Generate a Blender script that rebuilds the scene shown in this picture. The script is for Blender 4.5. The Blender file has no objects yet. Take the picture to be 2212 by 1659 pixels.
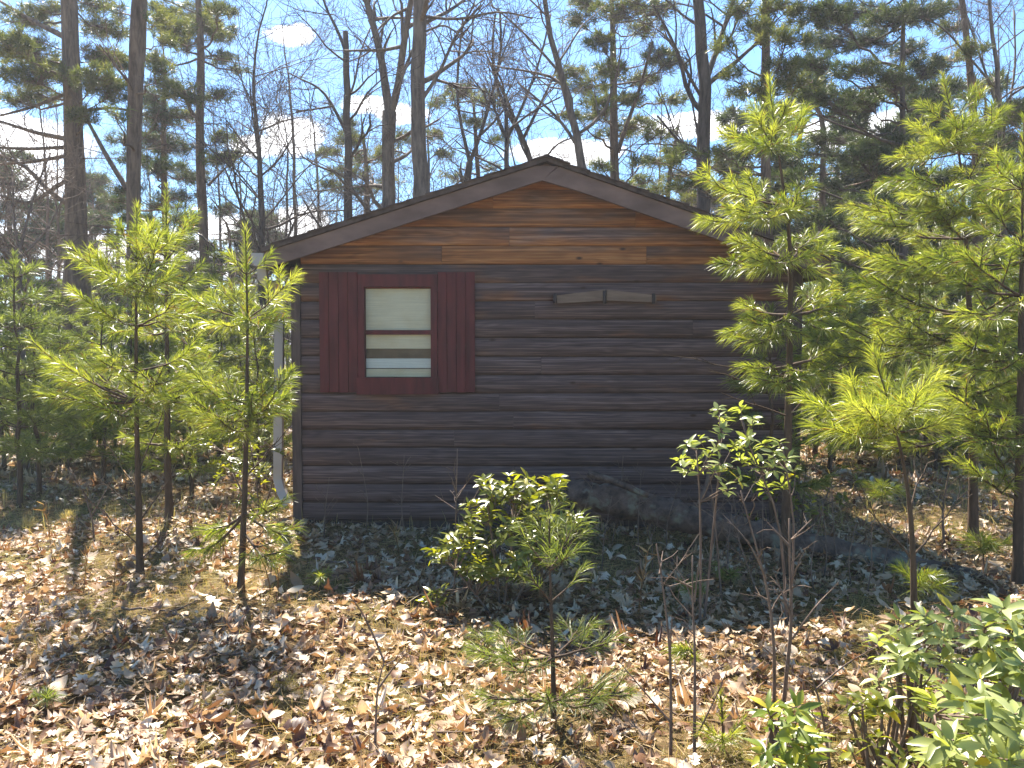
import bpy, math, random
import numpy as np
from mathutils import Vector

SC = bpy.context.scene
COL = SC.collection
F, CX, CY = 1805.0, 1106.0, 829.5          # focal length and centre in reference pixels
CAMH, PITCH = 1.5, math.radians(2.5)
R = np.random.default_rng(11)

# ------------------------------------------------------------------ placing
def at(x, y, Y):
    dx, dz = (x - CX) / F, (CY - y) / F
    yy = math.cos(PITCH) + dz * math.sin(PITCH)
    zz = -math.sin(PITCH) + dz * math.cos(PITCH)
    k = Y / yy
    return np.array([dx * k, Y, CAMH + zz * k])

def gz(x, y):
    x = np.asarray(x, float); y = np.asarray(y, float)
    far = np.clip(y - 10.5, 0, None)
    slope = -0.07 * far * far / (far + 6.0)
    left = np.clip(-x - 9, 0, None); slope = slope - 0.03 * left * left / (left + 8)
    right = np.clip(x - 9, 0, None); slope = slope - 0.02 * right * right / (right + 8)
    slope = np.maximum(slope, -9.0 - 0.002 * np.abs(y))
    b = 0.022 * np.sin(1.7 * x + 0.6 * y + 1.0) + 0.02 * np.sin(2.3 * y - 1.1 * x + 2.0) \
        + 0.010 * np.sin(4.9 * x + 3.7 * y) + 0.008 * np.sin(6.3 * y - 5.1 * x + 0.7)
    return slope + b

def ground_at(x, y):
    Y = 5.0
    for _ in range(30):
        p = at(x, y, Y)
        g = float(gz(p[0], p[1]))
        q = at(x, y, 1.0); dzdy = q[2] - CAMH
        if dzdy >= -1e-3: break
        Y = 0.5 * Y + 0.5 * min(40, (g - CAMH) / dzdy)
    p = at(x, y, Y); p[2] = float(gz(p[0], p[1]))
    return p

# ------------------------------------------------------------------ materials
def new_mat(name):
    m = bpy.data.materials.new(name); m.use_nodes = True
    nt = m.node_tree; nt.nodes.clear()
    out = nt.nodes.new('ShaderNodeOutputMaterial')
    return m, nt, out

def nd(nt, t, **kw):
    n = nt.nodes.new(t)
    for k, v in kw.items():
        if k.startswith('i_'):
            n.inputs[k[2:].replace('_', ' ')].default_value = v
        else:
            setattr(n, k, v)
    return n

def ramp(nt, stops, fac):
    r = nt.nodes.new('ShaderNodeValToRGB')
    e = r.color_ramp.elements
    while len(e) < len(stops): e.new(0.5)
    for el, (p, c) in zip(e, stops):
        el.position = p; el.color = (*c, 1)
    nt.links.new(fac, r.inputs[0])
    return r.outputs[0]

def leafy(name, stops, rough=0.45, transl=0.35, spec=0.5, tint=(1.25, 1.3, 0.7), backs=None):
    m, nt, out = new_mat(name)
    a = nd(nt, 'ShaderNodeAttribute', attribute_name='rnd')
    col = ramp(nt, stops, a.outputs['Fac'])
    p = nd(nt, 'ShaderNodeBsdfPrincipled')
    p.inputs['Roughness'].default_value = rough
    p.inputs['Specular IOR Level'].default_value = spec
    nt.links.new(col, p.inputs['Base Color'])
    t = nd(nt, 'ShaderNodeBsdfTranslucent')
    mu = nd(nt, 'ShaderNodeMix', data_type='RGBA', blend_type='MULTIPLY')
    mu.inputs['Factor'].default_value = 1.0
    nt.links.new(col, mu.inputs['A']); mu.inputs['B'].default_value = (*tint, 1)
    nt.links.new(mu.outputs['Result'], t.inputs['Color'])
    mx = nd(nt, 'ShaderNodeMixShader'); mx.inputs[0].default_value = transl
    nt.links.new(p.outputs[0], mx.inputs[1]); nt.links.new(t.outputs[0], mx.inputs[2])
    nt.links.new(mx.outputs[0], out.inputs[0])
    return m

def bark(name, c1, c2, scale=14.0, bump=0.5, lichen=None, stretch=0.18):
    m, nt, out = new_mat(name)
    tc = nd(nt, 'ShaderNodeTexCoord')
    mp = nd(nt, 'ShaderNodeMapping'); mp.inputs['Scale'].default_value = (1, 1, stretch)
    nt.links.new(tc.outputs['Object'], mp.inputs[0])
    n = nd(nt, 'ShaderNodeTexNoise'); n.inputs['Scale'].default_value = scale
    n.inputs['Detail'].default_value = 6; n.inputs['Roughness'].default_value = 0.7
    nt.links.new(mp.outputs[0], n.inputs['Vector'])
    col = ramp(nt, [(0.32, c1), (0.68, c2)], n.outputs['Fac'])
    if lichen:
        n2 = nd(nt, 'ShaderNodeTexNoise'); n2.inputs['Scale'].default_value = 7; n2.inputs['Detail'].default_value = 5
        nt.links.new(tc.outputs['Object'], n2.inputs['Vector'])
        f = ramp(nt, [(0.54, (0, 0, 0)), (0.62, (1, 1, 1))], n2.outputs['Fac'])
        mx = nd(nt, 'ShaderNodeMix', data_type='RGBA')
        nt.links.new(f, mx.inputs['Factor']); nt.links.new(col, mx.inputs['A']); mx.inputs['B'].default_value = (*lichen, 1)
        col = mx.outputs['Result']
    p = nd(nt, 'ShaderNodeBsdfPrincipled'); p.inputs['Roughness'].default_value = 0.85
    p.inputs['Specular IOR Level'].default_value = 0.25
    nt.links.new(col, p.inputs['Base Color'])
    bp = nd(nt, 'ShaderNodeBump'); bp.inputs['Strength'].default_value = bump; bp.inputs['Distance'].default_value = 0.02
    nt.links.new(n.outputs['Fac'], bp.inputs['Height']); nt.links.new(bp.outputs[0], p.inputs['Normal'])
    nt.links.new(p.outputs[0], out.inputs[0])
    return m

def plain(name, c, rough=0.6, var=0.25, scale=(20, 20, 3), bump=0.15, spec=0.4):
    m, nt, out = new_mat(name)
    tc = nd(nt, 'ShaderNodeTexCoord')
    mp = nd(nt, 'ShaderNodeMapping'); mp.inputs['Scale'].default_value = scale
    nt.links.new(tc.outputs['Object'], mp.inputs[0])
    n = nd(nt, 'ShaderNodeTexNoise'); n.inputs['Scale'].default_value = 1.0; n.inputs['Detail'].default_value = 6
    nt.links.new(mp.outputs[0], n.inputs['Vector'])
    lo = tuple(v * (1 - var) for v in c); hi = tuple(min(1, v * (1 + var)) for v in c)
    col = ramp(nt, [(0.3, lo), (0.7, hi)], n.outputs['Fac'])
    p = nd(nt, 'ShaderNodeBsdfPrincipled'); p.inputs['Roughness'].default_value = rough
    p.inputs['Specular IOR Level'].default_value = spec
    nt.links.new(col, p.inputs['Base Color'])
    bp = nd(nt, 'ShaderNodeBump'); bp.inputs['Strength'].default_value = bump; bp.inputs['Distance'].default_value = 0.01
    nt.links.new(n.outputs['Fac'], bp.inputs['Height']); nt.links.new(bp.outputs[0], p.inputs['Normal'])
    nt.links.new(p.outputs[0], out.inputs[0])
    return m

def siding_mat():
    m, nt, out = new_mat('weathered_log_siding')
    L = nt.links.new
    tc = nd(nt, 'ShaderNodeTexCoord')
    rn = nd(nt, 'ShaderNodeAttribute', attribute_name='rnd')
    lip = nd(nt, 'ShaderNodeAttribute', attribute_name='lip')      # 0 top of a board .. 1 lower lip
    age = nd(nt, 'ShaderNodeAttribute', attribute_name='fresh')    # 1 under the gable .. 0 low on the wall, plus a painted sunlit patch
    comb = nd(nt, 'ShaderNodeCombineXYZ'); 
    mulr = nd(nt, 'ShaderNodeMath', operation='MULTIPLY'); mulr.inputs[1].default_value = 37.0
    L(rn.outputs['Fac'], mulr.inputs[0]); L(mulr.outputs[0], comb.inputs['X']); L(mulr.outputs[0], comb.inputs['Y'])
    add = nd(nt, 'ShaderNodeVectorMath', operation='ADD'); L(tc.outputs['Object'], add.inputs[0]); L(comb.outputs[0], add.inputs[1])
    # grain
    mp = nd(nt, 'ShaderNodeMapping'); mp.inputs['Scale'].default_value = (1.1, 1.0, 62); L(add.outputs[0], mp.inputs[0])
    g = nd(nt, 'ShaderNodeTexNoise'); g.inputs['Scale'].default_value = 1.0; g.inputs['Detail'].default_value = 8
    g.inputs['Roughness'].default_value = 0.65; g.inputs['Distortion'].default_value = 0.6; L(mp.outputs[0], g.inputs['Vector'])
    # cathedral figure
    mp2 = nd(nt, 'ShaderNodeMapping'); mp2.inputs['Scale'].default_value = (0.9, 1.0, 9); L(add.outputs[0], mp2.inputs[0])
    w = nd(nt, 'ShaderNodeTexNoise'); w.inputs['Scale'].default_value = 1.3; w.inputs['Detail'].default_value = 2; L(mp2.outputs[0], w.inputs['Vector'])
    wm = nd(nt, 'ShaderNodeMath', operation='MULTIPLY'); wm.inputs[1].default_value = 46; L(w.outputs['Fac'], wm.inputs[0])
    ws = nd(nt, 'ShaderNodeMath', operation='SINE'); L(wm.outputs[0], ws.inputs[0])
    # blotches of weather
    mp3 = nd(nt, 'ShaderNodeMapping'); mp3.inputs['Scale'].default_value = (1.5, 1.0, 7); L(add.outputs[0], mp3.inputs[0])
    b = nd(nt, 'ShaderNodeTexNoise'); b.inputs['Scale'].default_value = 1.2; b.inputs['Detail'].default_value = 5; L(mp3.outputs[0], b.inputs['Vector'])
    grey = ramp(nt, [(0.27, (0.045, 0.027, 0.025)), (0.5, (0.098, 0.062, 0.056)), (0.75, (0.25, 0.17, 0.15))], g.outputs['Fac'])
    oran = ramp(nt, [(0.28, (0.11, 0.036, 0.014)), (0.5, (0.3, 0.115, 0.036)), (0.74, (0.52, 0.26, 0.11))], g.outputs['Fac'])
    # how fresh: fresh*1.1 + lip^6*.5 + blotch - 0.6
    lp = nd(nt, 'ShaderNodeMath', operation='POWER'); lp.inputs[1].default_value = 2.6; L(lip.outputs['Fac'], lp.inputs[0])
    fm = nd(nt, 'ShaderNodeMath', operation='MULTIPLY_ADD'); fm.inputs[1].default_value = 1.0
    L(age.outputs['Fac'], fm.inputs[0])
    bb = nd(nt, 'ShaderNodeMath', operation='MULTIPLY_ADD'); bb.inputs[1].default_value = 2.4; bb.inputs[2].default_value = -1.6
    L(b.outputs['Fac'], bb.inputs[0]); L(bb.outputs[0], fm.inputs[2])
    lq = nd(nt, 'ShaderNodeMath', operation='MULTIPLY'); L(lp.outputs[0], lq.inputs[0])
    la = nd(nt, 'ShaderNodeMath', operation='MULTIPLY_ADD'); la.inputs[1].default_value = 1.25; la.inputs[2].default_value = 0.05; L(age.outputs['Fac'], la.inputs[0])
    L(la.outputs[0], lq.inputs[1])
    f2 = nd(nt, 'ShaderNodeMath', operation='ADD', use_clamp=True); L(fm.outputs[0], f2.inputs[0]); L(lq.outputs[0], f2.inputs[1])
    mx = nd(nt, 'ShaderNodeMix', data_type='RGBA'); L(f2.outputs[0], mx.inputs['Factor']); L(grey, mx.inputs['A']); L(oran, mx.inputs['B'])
    # figure lines darken
    wf = nd(nt, 'ShaderNodeMapRange'); wf.inputs['From Min'].default_value = -1; wf.inputs['To Min'].default_value = 0.8; wf.inputs['To Max'].default_value = 1.1
    L(ws.outputs[0], wf.inputs['Value'])
    mm = nd(nt, 'ShaderNodeMix', data_type='RGBA', blend_type='MULTIPLY'); mm.inputs['Factor'].default_value = 1
    cc = nd(nt, 'ShaderNodeCombineColor'); 
    for i in range(3): L(wf.outputs[0], cc.inputs[i])
    L(mx.outputs['Result'], mm.inputs['A']); L(cc.outputs[0], mm.inputs['B'])
    # board to board difference
    tr = nd(nt, 'ShaderNodeMapRange'); tr.inputs['To Min'].default_value = 0.7; tr.inputs['To Max'].default_value = 1.35; L(rn.outputs['Fac'], tr.inputs['Value'])
    m3 = nd(nt, 'ShaderNodeMix', data_type='RGBA', blend_type='MULTIPLY'); m3.inputs['Factor'].default_value = 1
    c3 = nd(nt, 'ShaderNodeCombineColor')
    for i in range(3): L(tr.outputs[0], c3.inputs[i])
    L(mm.outputs['Result'], m3.inputs['A']); L(c3.outputs[0], m3.inputs['B'])
    # knots
    mk = nd(nt, 'ShaderNodeMapping'); mk.inputs['Scale'].default_value = (1.0, 1.0, 2.2); L(add.outputs[0], mk.inputs[0])
    vo = nd(nt, 'ShaderNodeTexVoronoi'); vo.inputs['Scale'].default_value = 2.3; L(mk.outputs[0], vo.inputs['Vector'])
    kf = ramp(nt, [(0.03, (1, 1, 1)), (0.085, (0, 0, 0))], vo.outputs['Distance'])
    m4 = nd(nt, 'ShaderNodeMix', data_type='RGBA'); L(kf, m4.inputs['Factor']); L(m3.outputs['Result'], m4.inputs['A']); m4.inputs['B'].default_value = (0.05, 0.022, 0.012, 1)
    p = nd(nt, 'ShaderNodeBsdfPrincipled'); p.inputs['Roughness'].default_value = 0.75; p.inputs['Specular IOR Level'].default_value = 0.3
    L(m4.outputs['Result'], p.inputs['Base Color'])
    bp = nd(nt, 'ShaderNodeBump'); bp.inputs['Strength'].default_value = 0.5; bp.inputs['Distance'].default_value = 0.006
    L(g.outputs['Fac'], bp.inputs['Height']); L(bp.outputs[0], p.inputs['Normal'])
    L(p.outputs[0], out.inputs[0])
    return m

def ground_mat():
    m, nt, out = new_mat('forest_soil')
    L = nt.links.new
    tc = nd(nt, 'ShaderNodeTexCoord')
    n1 = nd(nt, 'ShaderNodeTexNoise'); n1.inputs['Scale'].default_value = 1.1; n1.inputs['Detail'].default_value = 5; L(tc.outputs['Object'], n1.inputs['Vector'])
    n2 = nd(nt, 'ShaderNodeTexNoise'); n2.inputs['Scale'].default_value = 26; n2.inputs['Detail'].default_value = 7; n2.inputs['Roughness'].default_value = 0.75; L(tc.outputs['Object'], n2.inputs['Vector'])
    c1 = ramp(nt, [(0.3, (0.07, 0.042, 0.02)), (0.5, (0.19, 0.125, 0.06)), (0.7, (0.42, 0.31, 0.17))], n2.outputs['Fac'])
    c2 = ramp(nt, [(0.3, (0.055, 0.05, 0.016)), (0.5, (0.16, 0.135, 0.045)), (0.7, (0.34, 0.29, 0.13))], n2.outputs['Fac'])
    f = ramp(nt, [(0.44, (0, 0, 0)), (0.6, (1, 1, 1))], n1.outputs['Fac'])
    mx = nd(nt, 'ShaderNodeMix', data_type='RGBA'); L(f, mx.inputs['Factor']); L(c1, mx.inputs['A']); L(c2, mx.inputs['B'])
    p = nd(nt, 'ShaderNodeBsdfPrincipled'); p.inputs['Roughness'].default_value = 0.95; p.inputs['Specular IOR Level'].default_value = 0.1
    L(mx.outputs['Result'], p.inputs['Base Color'])
    bp = nd(nt, 'ShaderNodeBump'); bp.inputs['Strength'].default_value = 0.9; bp.inputs['Distance'].default_value = 0.04
    L(n2.outputs['Fac'], bp.inputs['Height']); L(bp.outputs[0], p.inputs['Normal'])
    L(p.outputs[0], out.inputs[0])
    return m

def blind_mat(name, c, c2):
    m, nt, out = new_mat(name)
    L = nt.links.new
    tc = nd(nt, 'ShaderNodeTexCoord')
    n1 = nd(nt, 'ShaderNodeTexNoise'); n1.inputs['Scale'].default_value = 5; n1.inputs['Detail'].default_value = 6; L(tc.outputs['Object'], n1.inputs['Vector'])
    mp = nd(nt, 'ShaderNodeMapping'); mp.inputs['Scale'].default_value = (3, 1, 260); L(tc.outputs['Object'], mp.inputs[0])
    n2 = nd(nt, 'ShaderNodeTexNoise'); n2.inputs['Scale'].default_value = 1; n2.inputs['Detail'].default_value = 3; L(mp.outputs[0], n2.inputs['Vector'])
    col = ramp(nt, [(0.3, c2), (0.65, c)], n1.outputs['Fac'])
    k = ramp(nt, [(0.3, (0.75, 0.75, 0.75)), (0.7, (1, 1, 1))], n2.outputs['Fac'])
    mm = nd(nt, 'ShaderNodeMix', data_type='RGBA', blend_type='MULTIPLY'); mm.inputs['Factor'].default_value = 1
    L(col, mm.inputs['A']); L(k, mm.inputs['B'])
    p = nd(nt, 'ShaderNodeBsdfPrincipled'); p.inputs['Roughness'].default_value = 0.9; p.inputs['Specular IOR Level'].default_value = 0.1
    L(mm.outputs['Result'], p.inputs['Base Color']); L(p.outputs[0], out.inputs[0])
    return m

def glass_mat():
    m, nt, out = new_mat('window_glass')
    tr = nd(nt, 'ShaderNodeBsdfTransparent'); tr.inputs[0].default_value = (0.93, 0.94, 0.92, 1)
    gl = nd(nt, 'ShaderNodeBsdfGlossy'); gl.inputs['Roughness'].default_value = 0.15
    mx = nd(nt, 'ShaderNodeMixShader'); mx.inputs[0].default_value = 0.012
    nt.links.new(tr.outputs[0], mx.inputs[1]); nt.links.new(gl.outputs[0], mx.inputs[2]); nt.links.new(mx.outputs[0], out.inputs[0])
    return m

M = dict(
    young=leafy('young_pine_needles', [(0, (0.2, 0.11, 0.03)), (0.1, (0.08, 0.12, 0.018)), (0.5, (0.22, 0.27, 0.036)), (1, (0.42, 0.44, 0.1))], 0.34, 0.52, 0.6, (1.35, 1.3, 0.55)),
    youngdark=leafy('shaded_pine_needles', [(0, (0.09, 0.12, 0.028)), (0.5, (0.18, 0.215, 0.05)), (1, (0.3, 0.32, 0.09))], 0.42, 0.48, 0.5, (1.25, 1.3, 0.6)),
    mature=leafy('mature_pine_needles', [(0, (0.05, 0.07, 0.025)), (0.6, (0.11, 0.13, 0.04)), (1, (0.22, 0.21, 0.075))], 0.45, 0.45, 0.45, (1.3, 1.3, 0.6)),
    dark=leafy('dark_conifer_needles', [(0, (0.03, 0.045, 0.022)), (0.6, (0.065, 0.085, 0.034)), (1, (0.14, 0.145, 0.055))], 0.5, 0.38, 0.4, (1.2, 1.3, 0.7)),
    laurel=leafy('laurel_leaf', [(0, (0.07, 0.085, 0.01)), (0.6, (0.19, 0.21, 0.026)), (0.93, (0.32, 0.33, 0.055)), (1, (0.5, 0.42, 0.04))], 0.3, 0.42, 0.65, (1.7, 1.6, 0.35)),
    pale=leafy('pale_sunlit_laurel_leaf', [(0, (0.15, 0.18, 0.035)), (0.6, (0.34, 0.38, 0.12)), (0.94, (0.55, 0.57, 0.26)), (1, (0.55, 0.45, 0.05))], 0.32, 0.4, 0.55, (1.5, 1.5, 0.5)),  # pale green leaves, with sun glare put into the lighter colours
    yellow=leafy('yellow_green_leaf', [(0, (0.08, 0.12, 0.015)), (0.6, (0.2, 0.26, 0.03)), (0.8, (0.4, 0.4, 0.04)), (1, (0.62, 0.48, 0.03))], 0.35, 0.4, 0.6, (1.4, 1.3, 0.4)),
    litter=leafy('dead_oak_leaf', [(0, (0.075, 0.03, 0.016)), (0.25, (0.21, 0.105, 0.052)), (0.5, (0.38, 0.25, 0.145)), (0.75, (0.55, 0.41, 0.26)), (1, (0.74, 0.62, 0.45))], 0.5, 0.22, 0.45, (1.2, 0.95, 0.65)),
    grass=leafy('dry_grass_blade', [(0, (0.14, 0.15, 0.03)), (0.5, (0.33, 0.29, 0.09)), (1, (0.55, 0.45, 0.22))], 0.5, 0.35, 0.35, (1.2, 1.1, 0.6)),
    straw=leafy('straw_stalk', [(0, (0.22, 0.12, 0.045)), (1, (0.58, 0.42, 0.2))], 0.5, 0.3, 0.35, (1.2, 1.0, 0.6)),
    oakbark=bark('grey_brown_bark', (0.06, 0.045, 0.036), (0.22, 0.17, 0.135), 18),
    darkbark=bark('dark_bark', (0.03, 0.023, 0.02), (0.12, 0.09, 0.075), 18),
    pinebark=bark('pine_bark', (0.055, 0.036, 0.026), (0.22, 0.15, 0.105), 15, 0.8),
    youngbark=bark('young_pine_bark', (0.045, 0.03, 0.02), (0.13, 0.082, 0.05), 30, 0.3),
    twig=bark('twig_bark', (0.09, 0.06, 0.045), (0.24, 0.17, 0.125), 40, 0.2),
    log=bark('fallen_log_bark', (0.035, 0.026, 0.022), (0.19, 0.13, 0.1), 12, 0.9, (0.2, 0.18, 0.13), 1.0),
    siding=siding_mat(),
    rake=plain('grey_rake_board', (0.17, 0.108, 0.088), 0.75, 0.35, (3, 30, 7), 0.3, 0.3),
    soffit=plain('brown_soffit', (0.13, 0.07, 0.045), 0.8, 0.3, (6, 3, 6), 0.2, 0.2),
    trim=plain('brown_corner_board', (0.09, 0.062, 0.052), 0.75, 0.4, (30, 30, 3), 0.3, 0.3),
    shingle=plain('dark_shingle', (0.085, 0.06, 0.05), 0.9, 0.4, (14, 14, 14), 0.6, 0.2),
    red=plain('dark_red_paint', (0.1, 0.014, 0.013), 0.65, 0.4, (18, 18, 3), 0.2, 0.35),
    gutter=plain('cream_gutter', (0.38, 0.34, 0.31), 0.45, 0.12, (4, 4, 2), 0.05, 0.5),
    blind=blind_mat('cream_blind', (0.84, 0.74, 0.57), (0.74, 0.61, 0.42)),
    white=blind_mat('white_strip', (0.85, 0.86, 0.84), (0.75, 0.76, 0.74)),
    lace=blind_mat('brown_lace', (0.17, 0.11, 0.08), (0.07, 0.045, 0.035)),
    glass=glass_mat(),
    palewood=plain('pale_bare_wood', (0.2, 0.135, 0.095), 0.7, 0.25, (4, 30, 30), 0.2, 0.3),
    iron=plain('dark_peg', (0.04, 0.03, 0.03), 0.6, 0.2),
    soil=ground_mat(),
    hill=plain('aerial_blue_winter_woods', (0.17, 0.16, 0.19), 0.95, 0.3, (0.05, 0.05, 0.05), 0.0, 0.05),  # bare woods colour with the blue of distant air mixed in
)

# ------------------------------------------------------------------ mesh building
class Geo:
    def __init__(s): s.v, s.l, s.n, s.a, s.nv = [], [], [], {}, 0
    def add(s, v, faces, **attrs):
        v = np.asarray(v, float).reshape(-1, 3); faces = np.asarray(faces)
        s.v.append(v); s.l.append((faces + s.nv).reshape(-1)); s.n.append(np.full(len(faces), faces.shape[1]))
        for k, val in attrs.items():
            s.a.setdefault(k, []).append((s.nv, np.broadcast_to(np.asarray(val, float), (len(v),))))
        s.nv += len(v)
    def more(s, faces_offset_faces):
        f = np.asarray(faces_offset_faces); s.l.append(f.reshape(-1)); s.n.append(np.full(len(f), f.shape[1]))
    def build(s, name, mat, parent=None, origin=None, smooth=True):
        me = bpy.data.meshes.new(name)
        v = np.concatenate(s.v) if s.v else np.zeros((0, 3))
        org = np.zeros(3) if origin is None else np.asarray(origin, float)
        if parent is not None: org = np.array(parent.location)
        v = v - org
        loops = np.concatenate(s.l).astype(np.int32); sizes = np.concatenate(s.n).astype(np.int32)
        me.vertices.add(len(v)); me.loops.add(len(loops)); me.polygons.add(len(sizes))
        me.vertices.foreach_set('co', v.astype(np.float32).ravel())
        st = np.zeros(len(sizes), np.int32); st[1:] = np.cumsum(sizes)[:-1]
        me.polygons.foreach_set('loop_start', st)
        me.loops.foreach_set('vertex_index', loops)
        me.polygons.foreach_set('use_smooth', np.full(len(sizes), smooth))
        me.update(calc_edges=True)
        for k, parts in s.a.items():
            arr = np.zeros(len(v), np.float32)
            for o, val in parts: arr[o:o + len(val)] = val
            at_ = me.attributes.new(k, 'FLOAT', 'POINT'); at_.data.foreach_set('value', arr)
        me.materials.append(mat)
        ob = bpy.data.objects.new(name, me); COL.objects.link(ob)
        if parent is not None: ob.parent = parent
        else: ob.location = org
        return ob

def nrm(a): return a / np.maximum(np.linalg.norm(a, axis=-1, keepdims=True), 1e-9)

class Tubes:
    def __init__(s): s.g = {}
    def add(s, pts, rad, sides=5):
        pts = np.asarray(pts, float); rad = np.asarray(rad, float)
        if rad.ndim == 0: rad = np.full(len(pts), float(rad))
        s.g.setdefault((len(pts), sides), []).append((pts, rad))
    def into(s, geo, rough=0.0):
        for (k, n), lst in s.g.items():
            P = np.stack([a for a, _ in lst]); Rr = np.stack([b for _, b in lst]); m = len(P)
            T = np.empty_like(P); T[:, 1:-1] = P[:, 2:] - P[:, :-2]; T[:, 0] = P[:, 1] - P[:, 0]; T[:, -1] = P[:, -1] - P[:, -2]
            T = nrm(T); main = nrm(P[:, -1] - P[:, 0])
            ref = np.where(np.abs(main[:, 2:3]) > 0.7, np.array([[1.0, 0.13, 0]]), np.array([[0.07, 0.05, 1.0]]))[:, None, :]
            S = nrm(np.cross(T, np.broadcast_to(ref, T.shape))); U = np.cross(S, T)
            an = np.arange(n) * 2 * math.pi / n
            rr = Rr[:, :, None] * (1 + rough * R.normal(0, 1, (m, k, n)))
            V = P[:, :, None] + rr[..., None] * (np.cos(an)[None, None, :, None] * S[:, :, None] + np.sin(an)[None, None, :, None] * U[:, :, None])
            base = (np.arange(m) * k * n)[:, None, None]
            i = np.arange(k - 1)[None, :, None] * n; j = np.arange(n)[None, None, :]; j2 = (j + 1) % n
            f = np.stack([base + i + j, base + i + j2, base + i + n + j2, base + i + n + j], -1).reshape(-1, 4)
            geo.add(V, f)
            if n >= 5:
                caps = (np.arange(m)[:, None] * k * n + (k - 1) * n + np.arange(n)[None, :]) + geo.nv - m * k * n
                geo.more(caps)
    def build(s, name, mat, parent=None, origin=None, rough=0.0):
        g = Geo(); s.into(g, rough); return g.build(name, mat, parent, origin)

def needles(geo, base, d, length, width, rnd, droop=0.15):
    n = len(base)
    d = nrm(d); side = nrm(np.cross(d, R.normal(0, 1, (n, 3)))) * (width * 0.5)[:, None]
    L = length[:, None]; z = np.array([[0, 0, -1.0]])
    mid = base + d * L * 0.55 + z * L * droop * 0.3
    tip = base + d * L + z * L * droop
    V = np.stack([base - side * 0.7, base + side * 0.7, mid + side, mid - side, tip], 1)
    i = np.arange(n)[:, None] * 5
    o = geo.nv
    geo.add(V, i + np.array([[0, 1, 2, 3]]), rnd=np.repeat(rnd, 5))
    geo.more(o + i + np.array([[3, 2, 4]]))

def leaves(geo, pos, d, up, length, width, rnd, fold=0.25, bend=0.2):
    """pointed oval leaves: pos (n,3), d along the leaf, up the face normal"""
    n = len(pos); d = nrm(d); s = nrm(np.cross(up, d)); u = np.cross(d, s)
    t = np.array([0.0, 0.18, 0.5, 0.8, 1.0]); w = np.array([0.06, 0.34, 0.5, 0.3, 0.02])
    V = np.empty((n, 5, 3, 3))
    bend = np.broadcast_to(bend, (n,))
    for k in range(5):
        for q, e in enumerate((-1, 0, 1)):
            off = (d * (t[k] * length)[:, None] + s * (e * w[k] * width)[:, None]
                   + u * ((abs(e) * w[k] * width * fold) - bend * length * t[k] ** 2)[:, None])
            V[:, k, q] = pos + off
    f = []
    for k in range(4):
        for q in range(2): f.append([k * 3 + q, k * 3 + q + 1, k * 3 + q + 4, k * 3 + q + 3])
    f = np.array(f)[None] + (np.arange(n) * 15)[:, None, None]
    geo.add(V, f.reshape(-1, 4), rnd=np.repeat(rnd, 15))

def box(geo, a, b, **at_):
    x0, y0, z0 = a; x1, y1, z1 = b
    v = [(x0, y0, z0), (x1, y0, z0), (x1, y1, z0), (x0, y1, z0), (x0, y0, z1), (x1, y0, z1), (x1, y1, z1), (x0, y1, z1)]
    geo.add(v, [(0, 3, 2, 1), (4, 5, 6, 7), (0, 1, 5, 4), (1, 2, 6, 5), (2, 3, 7, 6), (3, 0, 4, 7)], **at_)

def prism(geo, poly, y0, y1):
    """polygon in (x,z), extruded from y0 (front) to y1"""
    n = len(poly); v = [(x, y0, z) for x, z in poly] + [(x, y1, z) for x, z in poly]
    o = geo.nv
    geo.add(v, [[i, (i + 1) % n, (i + 1) % n + n, i + n] for i in range(n)])
    geo.more([[o + i for i in range(n)]]); geo.more([[o + n + i for i in reversed(range(n))]])

def thing(name, label, cat, loc=(0, 0, 0), group=None):
    o = bpy.data.objects.new(name, None); COL.objects.link(o); o.empty_display_size = 0.2
    o.location = loc; tag(o, label, cat, group); return o
def tag(o, label, cat, group=None, kind=None):
    o['label'] = label; o['category'] = cat
    if group: o['group'] = group
    if kind: o['kind'] = kind
    return o
def structure(o, label=None, cat=None):
    o['kind'] = 'structure'
    if label: o['label'] = label; o['category'] = cat
    return o
def copy_thing(root, loc, rz=0, sc=1.0, label=None, group=None):
    r = root.copy(); COL.objects.link(r); r.location = loc; r.rotation_euler = (0, 0, rz); r.scale = (sc,) * 3
    if label: r['label'] = label
    if group: r['group'] = group
    for ch in list(root.children):
        c = ch.copy(); COL.objects.link(c); c.parent = r
        for g in list(ch.children):
            d = g.copy(); COL.objects.link(d); d.parent = c
    return r

def along(pts, t):
    pts = np.asarray(pts); k = len(pts) - 1
    x = min(max(t, 0), 1) * k; i = min(int(x), k - 1); f = x - i
    return pts[i] * (1 - f) + pts[i + 1] * f
def resample(pts, n, rad=None):
    pts = np.asarray(pts, float); L = np.r_[0, np.cumsum(np.linalg.norm(np.diff(pts, axis=0), axis=1))]
    t = np.linspace(0, L[-1], n)
    # smooth (Catmull-ish) by cubic of neighbours
    out = np.stack([np.interp(t, L, pts[:, i]) for i in range(3)], 1)
    for _ in range(2): out[1:-1] = (out[:-2] + 2 * out[1:-1] + out[2:]) / 4
    if rad is None: return out
    return out, np.interp(t, L, rad)

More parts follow.
